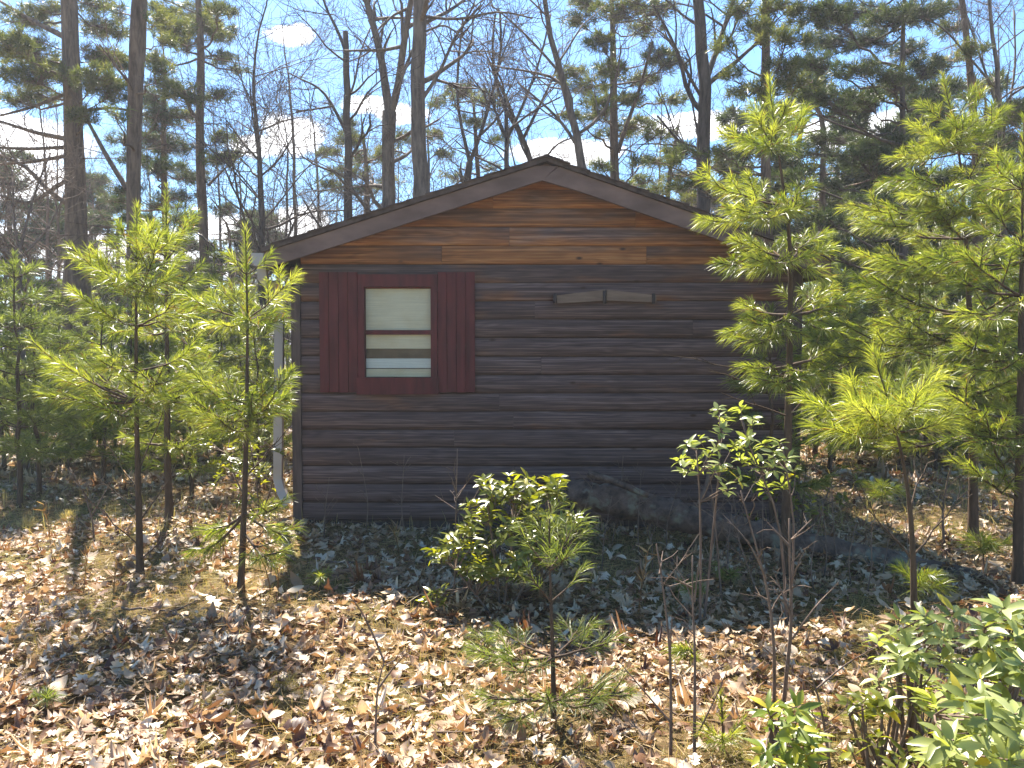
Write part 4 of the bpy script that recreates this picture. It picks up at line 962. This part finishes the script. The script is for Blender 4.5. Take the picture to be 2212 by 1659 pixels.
# gutter + downspout
gx0, gx1 = wx(546, RY), wx(573, RY); gzt, gzb = wz(547, RY), wz(574, RY)
g = Geo(); prism(g, [(gx0, gzt), (gx0 + 0.012, gzb + 0.03), (gx0 + 0.03, gzb), (gx1, gzb), (gx1, gzt)], RY - 0.02, CAB_BACK + 0.2)
gut = g.build('gutter', M['gutter'], cab, smooth=False)
def spout(pts, w, d):
    gg = Geo(); P = [np.array(p) for p in pts]
    ring = []
    for i, p in enumerate(P):
        t = nrm((P[min(i + 1, len(P) - 1)] - P[max(i - 1, 0)])); s = np.array([t[2], 0, -t[0]]); s = nrm(s); u = np.array([0, 1.0, 0])
        for a, b in ((-1, -1), (1, -1), (1, 1), (-1, 1)): ring.append(p + s * a * w / 2 + u * b * d / 2)
    f = []
    for i in range(len(P) - 1):
        for j in range(4): f.append([i * 4 + j, i * 4 + (j + 1) % 4, i * 4 + 4 + (j + 1) % 4, i * 4 + 4 + j])
    gg.add(ring, f); o = (len(P) - 1) * 4
    gg.more([[o, o + 1, o + 2, o + 3]]); return gg
SY = 7.05
A = at(556, 575, RY + .2); 
pts = [(gx0 + .045, RY + .13, gzb + .01), (gx0 + .045, RY + .14, gzb - .09), (gx0 + .075, RY + .18, gzb - .135), tuple(at(592, 611, SY - .1)), tuple(at(603, 628, SY)), tuple(at(604, 660, SY)), tuple(at(602, 900, SY)), tuple(at(601, 1035, SY)), tuple(at(608, 1060, SY - .02)), tuple(at(622, 1090, SY - .1))]
spout(pts, 0.072, 0.055).build('downspout', M['gutter'], cab, smooth=False)
# window
wroot = Geo()
fx0, fx1, fz0, fz1 = wx(776), wx(946), wz(851), wz(594)
ox0, ox1, oz0, oz1 = wx(790), wx(932), wz(815), wz(620)
yf = WALLY - 0.06
fr = Geo()
box(fr, (fx0, yf, oz0), (ox0, WALLY + .02, oz1)); box(fr, (ox1, yf, oz0), (fx1, WALLY + .02, oz1))
box(fr, (fx0, yf - 0.004, oz1), (fx1, WALLY + .02, fz1)); box(fr, (fx0 - .01, yf - 0.02, fz0), (fx1 + .01, WALLY + .02, oz0))
win = fr.build('window', M['red'], cab, smooth=False)
def wpart(name, mat, za, zb, yy, th_=.004):
    gg = Geo(); box(gg, (ox0 + .003, yy, za), (ox1 - .003, yy + th_, zb)); o = gg.build(name, mat, None, np.zeros(3), smooth=False); o.parent = win; o.location = -Vector(cab.location); return o
# (children of the window mesh keep world coordinates relative to the cabin root)
wpart('blind', M['blind'], wz(753), oz1 - .002, WALLY + .002)
wpart('lace_trim', M['lace'], wz(774), wz(753.5), WALLY + .006)
wpart('white_rail', M['white'], wz(795), wz(774.5), WALLY + .001)
wpart('blind', M['blind'], oz0 + .004, wz(797), WALLY + .004)
wpart('dark_gap', M['iron'], wz(797), wz(795), WALLY + .012)
wpart('sash_bar', M['red'], wz(723), wz(713), WALLY - .03, .026)
wpart('sash_rail', M['red'], oz1 - .014, oz1 - .001, WALLY - .026, .022)
wpart('pane', M['glass'], oz0 + .002, oz1 - .003, WALLY - .002, .002)
for xa, xb in ((693, 775.3), (946.7, 1027)):
    g = Geo(); n = 4; z0_, z1_ = wz(847), wz(589)
    e = np.linspace(wx(xa), wx(xb), n + 1)
    for k in range(n):
        box(g, (e[k] + .0022, WALLY - 0.052 - .002 * (k % 2), z0_ + .003 * (k % 2)), (e[k + 1] - .0022, WALLY - 0.031, z1_))
    box(g, (e[0] + .004, WALLY - .0305, z0_ + .01), (e[-1] - .004, WALLY - .012, z1_ - .01))
    g.build('shutter', M['red'], cab, smooth=False)

# bow shaped board on the wall
c = at(1306, 642, WALLY); br = thing('wall_bracket', 'pale bow shaped wooden bracket fixed high on the cabin wall right of the window', 'bracket', (c[0], WALLY - .04, c[2]))
yb = WALLY - 0.075
for pts in ([(1197, 640), (1304, 627), (1304, 650), (1197, 657)], [(1308, 627), (1414, 639), (1414, 654), (1308, 650)]):
    g = Geo(); prism(g, [(wx(x), wz(y)) for x, y in pts][::-1], yb, yb + .03); g.build('arm', M['palewood'], br, smooth=False)
for x, ya, yb_ in ((1306, 628, 656), (1199, 634, 655), (1412, 634, 656)):
    T = Tubes(); p0 = at(x, ya, WALLY - .083); p1 = at(x, yb_, WALLY - .083); T.add(resample([p0, p1], 4), .014, 8); T.build('peg', M['iron'], br)

# ------------------------------------------------------------------ fallen log
lp = np.array([[*at(1203, 1058, 6.25)], [*at(1330, 1075, 6.2)], [*at(1480, 1115, 6.1)], [*at(1650, 1150, 5.95)], [*at(1800, 1185, 5.8)], [*at(1960, 1215, 5.65)], [*at(2110, 1248, 5.5)], [*at(2190, 1268, 5.4)]])
lr = np.array([.1, .115, .105, .095, .085, .075, .06, .035])
lp[:, 2] -= .015
lt = thing('fallen_log', 'rotting lichen covered fallen log slanting down from the cabin wall', 'log', (lp[4][0], lp[4][1], 0))
T = Tubes(); q, qr = resample(lp, 110, lr); T.add(q, qr * (1 + .07 * np.sin(np.arange(110) * .47) + .05 * np.sin(np.arange(110) * 1.1)), 22); T.build('log_trunk', M['log'], lt, rough=0.06)
T = Tubes(); T.add(resample([at(1270, 1022, 6.1), at(1330, 1040, 6.05), at(1400, 1072, 6.0)], 8), np.linspace(.03, .022, 8), 7); T.build('broken_branch', M['log'], lt, rough=.05)
T = Tubes(); T.add(resample([at(1510, 1090, 6.05), at(1535, 1030, 6.1), at(1525, 985, 6.1)], 6), np.linspace(.02, .008, 6), 6); T.build('broken_branch', M['twig'], lt, rough=.05)

# ------------------------------------------------------------------ laurels
def laurel(label, stems, clusters, mat, Y, nleaf=12, ll=0.075, lw=0.03, sid=0, group=None, name='laurel_bush', cat='shrub', spread=.09):
    """stems: list of polylines of reference pixels (x,y[,dY]); clusters: (x,y,dY) leaf rosettes"""
    rs = np.random.default_rng(sid + 900)
    b = ground_at(*stems[0][0][:2]); b = np.array([at(stems[0][0][0], 750, Y)[0], Y, 0]); b[2] = float(gz(b[0], b[1]))
    rt = thing(name, label, cat, tuple(b), group)
    T = Tubes(); ends = []
    for s in stems:
        P = np.array([at(p[0], p[1], Y + (p[2] if len(p) > 2 else 0)) for p in s]); P[0, 2] = float(gz(P[0, 0], P[0, 1])) - .02
        q = resample(P, 8); T.add(q, np.linspace(.009, .004, 8), 5); ends.append(q)
    ge = Geo(); allp = np.vstack(ends)
    for (x, y, dy) in clusters:
        c = at(x, y, Y + dy)
        near = allp[np.argmin(np.linalg.norm(allp - (c - np.array([0, 0, .12])), axis=1))]
        T.add(resample([near, (near + c) / 2 + rs.normal(0, .015, 3) - np.array([0, 0, .01]), c], 5), np.linspace(.004, .0022, 5), 4)
        ax = nrm(nrm(c - near) * .6 + np.array([0, 0, 0.8]))
        n = nleaf + rs.integers(-2, 3); a = np.arange(n) * 2.4 + rs.random() * 6; e = rs.uniform(-.15, .75, n)
        s1 = nrm(np.cross(ax, [0.3, 1, 0.1])); s2 = np.cross(ax, s1)
        d = (s1 * np.cos(a)[:, None] + s2 * np.sin(a)[:, None]) * np.cos(e)[:, None] + ax * np.sin(e)[:, None]
        upv = nrm(ax + rs.normal(0, .3, (n, 3)))
        pos = c + ax * rs.uniform(-.045, .01, n)[:, None] + d * .006
        tn = np.clip(rs.normal(.5, .22, n), 0, 1)
        leaves(ge, pos, d, upv, ll * rs.uniform(.65, 1.15, n), lw * rs.uniform(.8, 1.15, n), tn, .3, rs.uniform(.05, .35, n))
    T.build('stems', M['twig'], rt); ge.build('foliage', M[mat], rt)
    return rt
rs = np.random.default_rng(4)
cl = []
for k in range(150):       # rounded, lopsided bush on open stems
    y = rs.uniform(1030, 1250); hw = np.interp(y, [1030, 1090, 1170, 1250], [95, 125, 135, 75])
    x = 1100 + rs.uniform(-1, 1) * hw - (12 if y > 1150 else -12)
    if y > 1215 and x > 1170: continue
    cl.append((x, y, rs.uniform(-.3, .3)))
cl += [(1245, 1140, 0), (1262, 1160, .05), (1270, 1130, 0), (950, 1205, -.1), (935, 1190, 0), (930, 1285, -.15), (955, 1275, -.1), (1050, 1040, 0), (1100, 1030, .05), (1150, 1040, 0), (1205, 1050, 0), (1010, 1090, 0)]
laurel('rounded glossy laurel bush in the centre of the cabin shadow edge', [[(1080, 1330), (1075, 1250), (1060, 1150), (1050, 1060)], [(1085, 1330), (1100, 1230), (1110, 1120), (1110, 1050)], [(1095, 1335), (1150, 1240), (1180, 1140), (1200, 1070)], [(1070, 1330, -.1), (1010, 1260, -.1), (970, 1215, -.1)], [(1075, 1330, .2), (1040, 1240, .25), (1000, 1120, .2)], [(1100, 1330, .2), (1190, 1240, .1), (1255, 1160, .05)]],
       cl, 'laurel', 4.75, 11, .072, .026, 1)
cl = []
for (x, y) in [(1550, 890), (1570, 905), (1600, 885), (1625, 920), (1490, 965), (1515, 950), (1475, 985), (1530, 970), (1545, 945), (1500, 1000), (1560, 930), (1600, 960), (1640, 950), (1660, 970), (1690, 960), (1590, 990), (1620, 1000), (1650, 1000), (1680, 1010), (1700, 990), (1560, 1010), (1600, 1030), (1570, 1050), (1690, 1040), (1715, 1020), (1480, 1010), (1530, 1010), (1610, 940), (1650, 1050), (1580, 960)]:
    cl.append((x + rs.normal(0, 6), y + rs.normal(0, 6), rs.uniform(-.25, .25)))
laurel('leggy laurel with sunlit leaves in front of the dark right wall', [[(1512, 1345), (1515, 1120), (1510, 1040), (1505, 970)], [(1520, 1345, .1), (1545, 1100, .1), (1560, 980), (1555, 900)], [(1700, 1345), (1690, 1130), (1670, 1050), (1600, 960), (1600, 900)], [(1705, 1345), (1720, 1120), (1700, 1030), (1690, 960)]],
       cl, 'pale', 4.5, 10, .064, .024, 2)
cl = [(1720 + rs.normal(0, 60), 1060 + rs.normal(0, 45), rs.uniform(-.3, .3)) for _ in range(34)]
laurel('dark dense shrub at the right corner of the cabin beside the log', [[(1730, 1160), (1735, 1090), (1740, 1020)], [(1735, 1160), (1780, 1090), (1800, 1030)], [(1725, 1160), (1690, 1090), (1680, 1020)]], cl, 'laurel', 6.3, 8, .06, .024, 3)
cl = [(530 + 70 * rs.normal() * .6, 1010 + 55 * rs.normal() * .8, rs.uniform(-.4, .4)) for _ in range(46)]
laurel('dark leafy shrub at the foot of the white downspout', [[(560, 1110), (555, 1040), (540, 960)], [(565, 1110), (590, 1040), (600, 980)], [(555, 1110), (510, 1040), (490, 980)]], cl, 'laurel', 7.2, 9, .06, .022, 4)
# right foreground laurels: three bushes of pale leaves
def fore(label, x0, x1, y0, y1, n, base, Y, mat, sid, ll=.08):
    r_ = np.random.default_rng(sid); c_ = []
    for _ in range(n): c_.append((r_.uniform(x0, x1), r_.uniform(y0, y1), r_.uniform(-.35, .3)))
    st = []
    for k in range(7):
        bx = base[0] + r_.normal(0, 18); tx = r_.uniform(x0, x1)
        st.append([(bx, base[1], r_.uniform(-.1, .1)), ((bx * .6 + tx * .4), base[1] * .55 + y1 * .2 + y0 * .25), (tx, y0 + .25 * (y1 - y0))])
    return laurel(label, st, c_, mat, Y, 9, ll, ll * .34, sid)
fore('pale leaved laurel at the right edge, tallest of the foreground shrubs', 2075, 2240, 1300, 1480, 34, (2150, 1720), 2.75, 'pale', 41, .075)
fore('pale laurel with broad leaves filling the bottom right corner', 2010, 2230, 1500, 1680, 40, (2120, 1830), 2.4, 'pale', 42, .08)
fore('laurel with upright pale leaves beside the small pine stem', 1895, 2060, 1320, 1500, 26, (1970, 1640), 3.0, 'pale', 43, .07)
fore('low olive laurel sprouts between the small pine and bottom edge', 1820, 2000, 1480, 1640, 22, (1900, 1700), 2.9, 'laurel', 44, .065)
fore('yellow green sprouting bush at the bottom right of centre', 1640, 1770, 1520, 1660, 24, (1700, 1730), 2.75, 'yellow', 45, .07)
laurel('tiny laurel sprout left of the rounded laurel', [[(930, 1330), (935, 1300), (935, 1285)]], [(935, 1285, 0), (915, 1290, 0.05), (950, 1290, -.05)], 'laurel', 4.6, 7, .07, .026, 46)

# ------------------------------------------------------------------ bare saplings, stalks, grass tufts
def sapling(label, stemV, Y, sides, w=8, mat='twig', sid=0, name='bare_sapling', group='bare twiggy saplings in the foreground', twigs=6):
    rs = np.random.default_rng(sid + 700)
    P = np.array([at(x, y, Y) for x, y in stemV]); P[0, 2] = min(P[0, 2], float(gz(P[0, 0], P[0, 1])) - .02)
    rt = thing(name, label, 'sapling', tuple(P[0]), group)
    T = Tubes(); q = resample(P, 12); r0 = w / 2 * Y / F; rr = np.linspace(r0, max(r0 * .3, .0018), 12); T.add(q, rr, 6); T.build('stem', M[mat], rt)
    tb = Tubes(); tb.add(q, rr * .5, 3)
    def twig(pts, r):
        tb.add(pts, np.linspace(r, .0013, len(pts)), 4)
        for _ in range(2):
            b = along(pts, rs.uniform(.3, .9)); dv = nrm(pts[-1] - pts[0] + rs.normal(0, .5, 3) * np.linalg.norm(pts[-1] - pts[0])) * rs.uniform(.03, .09)
            tb.add(np.array([b, b + dv * .6, b + dv + rs.normal(0, .006, 3)]), [.0018, .0014, .001], 3)
    for s in sides:
        pts = resample(np.array([at(x, y, Y + .06 * i * rs.normal()) for i, (x, y) in enumerate(s)]), 7)
        twig(pts, r0 * .6)
    for _ in range(twigs):
        t = rs.uniform(.3, .98); b = along(q, t); a = rs.random() * 6.28; l = rs.uniform(.06, .2)
        dv = np.array([math.cos(a) * .7, math.sin(a) * .7, rs.uniform(.3, 1)]) * l
        k = np.linspace(0, 1, 5)[:, None]; twig(b + dv * k + rs.normal(0, .008, (5, 3)) * k, .0025)
    tb.build('twigs', M[mat], rt)
sapling('slender forked bare sapling in the left centre foreground', [(808, 1665), (812, 1560), (815, 1480), (830, 1430)], 2.95, [[(830, 1430), (810, 1370), (775, 1310), (752, 1285)], [(815, 1490), (850, 1440), (895, 1395)]], 9, sid=1, twigs=2)
sapling('straight bare stem right of centre, left of a matching pair', [(1448, 1690), (1450, 1560), (1448, 1400), (1432, 1260), (1418, 1175)], 2.95, [[(1447, 1420), (1452, 1330)], [(1425, 1240), (1432, 1190)], [(1448, 1560), (1380, 1480), (1330, 1420)]], 9, sid=2, twigs=4)
sapling('straight bare stem right of centre, right of a matching pair', [(1500, 1690), (1500, 1560), (1502, 1400), (1495, 1290), (1496, 1200)], 2.95, [[(1500, 1300), (1510, 1210)], [(1495, 1270), (1440, 1240)], [(1500, 1600), (1540, 1520), (1570, 1450)]], 9, sid=3, twigs=5)
sapling('tall thin bare sapling in the cabin shadow, left of two', [(1672, 1520), (1674, 1400), (1660, 1270), (1625, 1150), (1600, 1060)], 3.4, [[(1655, 1250), (1620, 1170), (1560, 1110)], [(1665, 1300), (1630, 1280)], [(1674, 1420), (1640, 1390)]], 9, sid=4)
sapling('tall thin bare sapling in the cabin shadow, right of two', [(1690, 1560), (1700, 1440), (1712, 1340), (1706, 1220), (1705, 1120)], 3.4, [[(1712, 1380), (1760, 1310), (1800, 1270)], [(1706, 1180), (1650, 1120)], [(1706, 1170), (1755, 1120)], [(1708, 1260), (1735, 1190)], [(1708, 1330), (1670, 1230)]], 11, sid=5)
sapling('bent bare stem growing out of the yellow green bush', [(1800, 1700), (1780, 1560), (1762, 1480), (1745, 1440)], 2.8, [[(1762, 1490), (1830, 1430), (1900, 1395)]], 9, sid=6, twigs=3)
sapling('short bare stem beside the bush, cut off near its top', [(1725, 1700), (1727, 1600), (1728, 1530)], 2.75, [], 8, sid=7, twigs=2)
sapling('small bare forked twig against the wall above the rounded laurel', [(980, 1330), (983, 1200), (985, 1090), (988, 970)], 4.8, [[(985, 1080), (1010, 1040), (1030, 1015)], [(984, 1100), (940, 1070)], [(984, 1060), (975, 1030)]], 5, sid=8, twigs=4)
sapling('thin bare stem beside the leggy laurel with pale twigs', [(1560, 1290), (1548, 1160), (1540, 1080), (1530, 1000)], 4.9, [[(1550, 1160), (1575, 1120)], [(1545, 1120), (1500, 1090), (1480, 1060)], [(1552, 1230), (1600, 1200)]], 5, sid=9, twigs=8)
sapling('thin leafless sapling standing in the shadow near the seedling', [(1640, 1300), (1625, 1250), (1600, 1180), (1580, 1120)], 5.0, [[(1620, 1240), (1650, 1200)], [(1605, 1200), (1570, 1180)]], 5, sid=10, twigs=8)
sapling('bare brushy sapling behind the log at the far right', [(2040, 1180), (2035, 1100), (2050, 1020), (2070, 960)], 6.2, [[(2036, 1100), (2000, 1040)], [(2040, 1060), (2100, 1000)]], 6, sid=11, twigs=9)
sapling('bare brushy sapling at the left edge among dry grass', [(205, 1190), (200, 1120), (180, 1060), (150, 1010)], 6.3, [[(200, 1110), (240, 1040)], [(203, 1150), (150, 1110)]], 5, sid=12, twigs=9)
for k, (x, y) in enumerate([(700, 1165), (790, 1150), (875, 1160), (1320, 1180), (1380, 1200), (1440, 1190), (1300, 1230), (1600, 1220), (1250, 1200), (1780, 1250), (1840, 1270), (1905, 1260), (1350, 1150), (1410, 1230), (1470, 1160), (1540, 1200), (1570, 1240), (1630, 1180), (1660, 1250), (1700, 1270), (1760, 1280), (1810, 1220), (1870, 1290), (1950, 1280)]):
    p = ground_at(x, y)
    sapling('faint bare twig rising in the shade by the cabin wall', [(x, y), (x + R.normal(0, 8), y - 60), (x + R.normal(0, 20), y - R.uniform(110, 190))], p[1], [], 3.2, sid=40 + k, name='bare_twig', group='faint bare twigs by the cabin wall', twigs=5)
def stalk(label, pts, Y, sid):
    rs = np.random.default_rng(sid); P = resample(np.array([at(x, y, Y) for x, y in pts]), 9); P[0, 2] = float(gz(P[0, 0], P[0, 1]))
    rt = thing('grass_stalk', label, 'dry grass', tuple(P[0]), 'dry grass stalks')
    T = Tubes(); T.add(P, np.linspace(.0035, .002, 9), 4); T.build('stem', M['straw'], rt)
    ge = Geo(); n = 26; t = rs.uniform(.25, 1, n); pos = np.array([along(P, v) for v in t])
    d = nrm(np.array([[0, 0, .8]]) + rs.normal(0, .5, (n, 3)))
    leaves(ge, pos, d, rs.normal(0, 1, (n, 3)), rs.uniform(.03, .1, n), rs.uniform(.004, .009, n), rs.random(n), .2, rs.uniform(-.2, .5, n)); ge.build('blades', M['straw'], rt)
stalk('golden dry grass stalk standing at the lit edge of the cabin shadow', [(1380, 1320), (1385, 1270), (1393, 1225), (1400, 1190)], 4.65, 1)
stalk('orange dry grass stalk curling in the shade near the wall', [(862, 1195), (858, 1170), (848, 1138)], 6.0, 2)
stalk('dry grass stalk leaning beside the nearest left pine stem', [(600, 1290), (602, 1230), (590, 1190), (565, 1165)], 4.9, 3)
stalk('second dry grass stalk bending left of the leaning one', [(585, 1275), (570, 1210), (545, 1190), (530, 1180)], 4.9, 4)
stalk('tall tan grass stalk among the brush at the left edge', [(110, 1190), (105, 1130), (95, 1090)], 6.2, 5)
stalk('tan grass stalk in front of the left thicket, near the tallest pine', [(180, 1290), (185, 1230), (190, 1190)], 5.2, 6)
stalk('thin straw stalk left of centre on the sunny leaves', [(245, 1310), (247, 1250), (255, 1215)], 5.0, 7)
def tuft(label, x, y, n, h, tint, sid):
    rs = np.random.default_rng(sid + 60); p = ground_at(x, y); ge = Geo()
    a = rs.random(n) * 6.28; l = np.abs(rs.normal(.3, .35, n)); d = np.stack([np.cos(a) * np.sin(l), np.sin(a) * np.sin(l), np.cos(l)], 1)
    b = p + rs.normal(0, .018, (n, 3)) * np.array([1, 1, 0])
    needles(ge, b, d, h * rs.uniform(.6, 1.2, n), np.full(n, .0022), np.clip(rs.normal(tint, .18, n), 0, 1), .55)
    o = ge.build('grass_tuft', M['grass'], None, p); tag(o, label, 'grass tuft', 'grass tufts among the dead leaves')
tuft('fine straw grass tuft left of the forked sapling', 612, 1490, 260, .13, .6, 1)
tuft('olive grass tuft with dark base in the left foreground', 402, 1500, 260, .12, .35, 2)
tuft('small green grass tuft left of the dark based tuft', 228, 1550, 150, .09, .15, 3)
tuft('yellowish grass tuft near the bottom left edge', 205, 1645, 180, .1, .75, 4)
tuft('pale grass tuft beneath the tallest left pine', 175, 1310, 160, .11, .7, 5)
tuft('wispy grass tuft in the centre left leaves', 570, 1555, 160, .1, .5, 6)
tuft('straw tuft on the right side of sunny leaves', 1815, 1420, 140, .1, .6, 7)
tuft('tan grass tuft in the far left brush', 60, 1150, 220, .28, .85, 8)
tuft('tan grass tuft right of the far left brush', 150, 1130, 220, .26, .9, 9)

def stick(label, x, y, ang, ln, rr):
    p = ground_at(x, y); d = np.array([math.cos(ang), math.sin(ang), 0]); k = np.linspace(-.5, .5, 8)[:, None]
    q = p + d * ln * k + R.normal(0, .012, (8, 3)); q[:, 2] = gz(q[:, 0], q[:, 1]) + rr + .025
    T = Tubes(); T.add(q, np.linspace(rr, rr * .5, 8), 6)
    b = q[5]; T.add(np.array([b, b + (d * .5 + np.array([-d[1], d[0], .3]) * .6) * ln * .15, b + (d * .6 + np.array([-d[1], d[0], .4]) * .7) * ln * .28]), [rr * .6, rr * .45, rr * .3], 5)
    o = T.build('fallen_stick', M['twig'], None, p); tag(o, label, 'stick', 'sticks lying on the leaves')
stick('short grey stick on the leaves near the dark based grass tuft', 470, 1430, .3, .3, .009)
stick('thin stick lying between the two matching bare stems', 1475, 1560, 2.6, .35, .006)
stick('crooked stick on the leaves below the tall pale needled pine', 330, 1330, -.4, .5, .008)
stick('pale stick on sunny leaves before the cabin shadow edge', 1290, 1400, .5, .35, .008)
stick('long thin stick near the bottom edge below the forked sapling', 930, 1600, .15, .5, .007)
stick('brown stick half hidden by leaves beside the yellow green bush', 1590, 1500, -.6, .3, .01)
stick('bent stick in the cabin shadow near the corner board', 760, 1225, .2, .4, .008)
# ------------------------------------------------------------------ light, sky, camera
SUN_EL, SUN_AZ = math.radians(51), math.radians(-18)      # behind the cabin, left of the view axis
sd = Vector((math.sin(SUN_AZ) * math.cos(SUN_EL), math.cos(SUN_AZ) * math.cos(SUN_EL), math.sin(SUN_EL)))
sun = bpy.data.lights.new('sun', 'SUN'); sun.energy = 4.7; sun.angle = math.radians(0.5); sun.color = (1.0, 0.93, 0.82)
so = bpy.data.objects.new('sun', sun); COL.objects.link(so); so.rotation_euler = sd.to_track_quat('Z', 'Y').to_euler(); so.location = sd * 50
w = bpy.data.worlds.new('World'); SC.world = w; w.use_nodes = True
nt = w.node_tree; nt.nodes.clear(); L = nt.links.new
out = nt.nodes.new('ShaderNodeOutputWorld'); bg = nt.nodes.new('ShaderNodeBackground'); L(bg.outputs[0], out.inputs[0])
sky = nt.nodes.new('ShaderNodeTexSky'); sky.sky_type = 'NISHITA'; sky.sun_disc = False
sky.sun_elevation = SUN_EL; sky.sun_rotation = SUN_AZ; sky.air_density = 1.0; sky.dust_density = 0.3; sky.ozone_density = 2.5; sky.altitude = 600
tc = nt.nodes.new('ShaderNodeTexCoord')
nz = nt.nodes.new('ShaderNodeTexNoise'); nz.inputs['Scale'].default_value = 20; nz.inputs['Detail'].default_value = 7; nz.inputs['Roughness'].default_value = .6
L(tc.outputs['Generated'], nz.inputs['Vector'])
def mth(op, a, b=None, clamp=False):
    n = nt.nodes.new('ShaderNodeMath'); n.operation = op; n.use_clamp = clamp
    for i, v in enumerate((a, b)):
        if v is None: continue
        if isinstance(v, (int, float)): n.inputs[i].default_value = v
        else: L(v, n.inputs[i])
    return n.outputs[0]
mask = None
CLOUDS = [(635, 295, 62, 38), (560, 315, 70, 22), (632, 78, 40, 18), (790, 225, 40, 20), (860, 245, 60, 18), (60, 400, 90, 60), (130, 395, 60, 30), (560, 500, 110, 34), (120, 530, 130, 40), (640, 480, 60, 30), (30, 300, 120, 45), (1860, 280, 110, 30), (1880, 420, 90, 30), (1500, 270, 100, 25), (300, 560, 200, 50), (1240, 330, 120, 25)]
for (x, y, sx, sy) in CLOUDS:
    d = at(x, y, 1.0) - np.array([0, 0, CAMH]); d = d / np.linalg.norm(d)
    sb = nt.nodes.new('ShaderNodeVectorMath'); sb.operation = 'SUBTRACT'; L(tc.outputs['Generated'], sb.inputs[0]); sb.inputs[1].default_value = tuple(d)
    ml = nt.nodes.new('ShaderNodeVectorMath'); ml.operation = 'MULTIPLY'; L(sb.outputs[0], ml.inputs[0]); ml.inputs[1].default_value = (F / sx, F / sx, F / sy)
    ln = nt.nodes.new('ShaderNodeVectorMath'); ln.operation = 'LENGTH'; L(ml.outputs[0], ln.inputs[0])
    v = mth('SUBTRACT', 1.15, ln.outputs['Value'])
    mask = v if mask is None else mth('MAXIMUM', mask, v)
nn = mth('MULTIPLY', mth('SUBTRACT', nz.outputs['Fac'], 0.5), 2.2)
mask = mth('MULTIPLY', mth('ADD', mask, nn), 2.6, True)
hs = nt.nodes.new('ShaderNodeHueSaturation'); hs.inputs['Saturation'].default_value = 1.32; hs.inputs['Value'].default_value = 1.0; L(sky.outputs[0], hs.inputs['Color'])
mx = nt.nodes.new('ShaderNodeMix'); mx.data_type = 'RGBA'; L(mask, mx.inputs['Factor']); L(hs.outputs[0], mx.inputs['A']); mx.inputs['B'].default_value = (11, 11, 11.2, 1)
L(mx.outputs['Result'], bg.inputs['Color']); bg.inputs['Strength'].default_value = 0.07

GLARE_VEIL = 0.0017  # thin air volume added to stand in for the lens glare veil
if GLARE_VEIL:
    g = Geo(); box(g, (-60, -8, -14), (60, 62, 24)); m, hnt, ho = new_mat('glare_veil_air')
    pv = hnt.nodes.new('ShaderNodeVolumePrincipled'); pv.inputs['Density'].default_value = GLARE_VEIL; pv.inputs['Anisotropy'].default_value = 0.35; pv.inputs['Color'].default_value = (.95, .96, 1, 1)
    hnt.links.new(pv.outputs[0], ho.inputs['Volume'])
    hz_ = g.build('glare_veil', m, None, np.zeros(3), smooth=False); hz_['kind'] = 'stuff'
cam = bpy.data.cameras.new('camera'); cam.sensor_width = 36; cam.lens = F / 2212 * 36; cam.clip_end = 5000; cam.clip_start = 0.05
co = bpy.data.objects.new('camera', cam); COL.objects.link(co); co.location = (0, 0, CAMH); co.rotation_euler = (math.pi / 2 - PITCH, 0, 0); SC.camera = co
SC.view_settings.view_transform = 'Standard'; SC.view_settings.look = 'None'; SC.view_settings.gamma = 1.0; SC.view_settings.exposure = 2.0
SC.view_settings.use_curve_mapping = False
SC.cycles.max_bounces = 6; SC.cycles.diffuse_bounces = 4; SC.cycles.transmission_bounces = 4; SC.cycles.glossy_bounces = 2; SC.cycles.transparent_max_bounces = 6
SC.cycles.caustics_reflective = False; SC.cycles.caustics_refractive = False
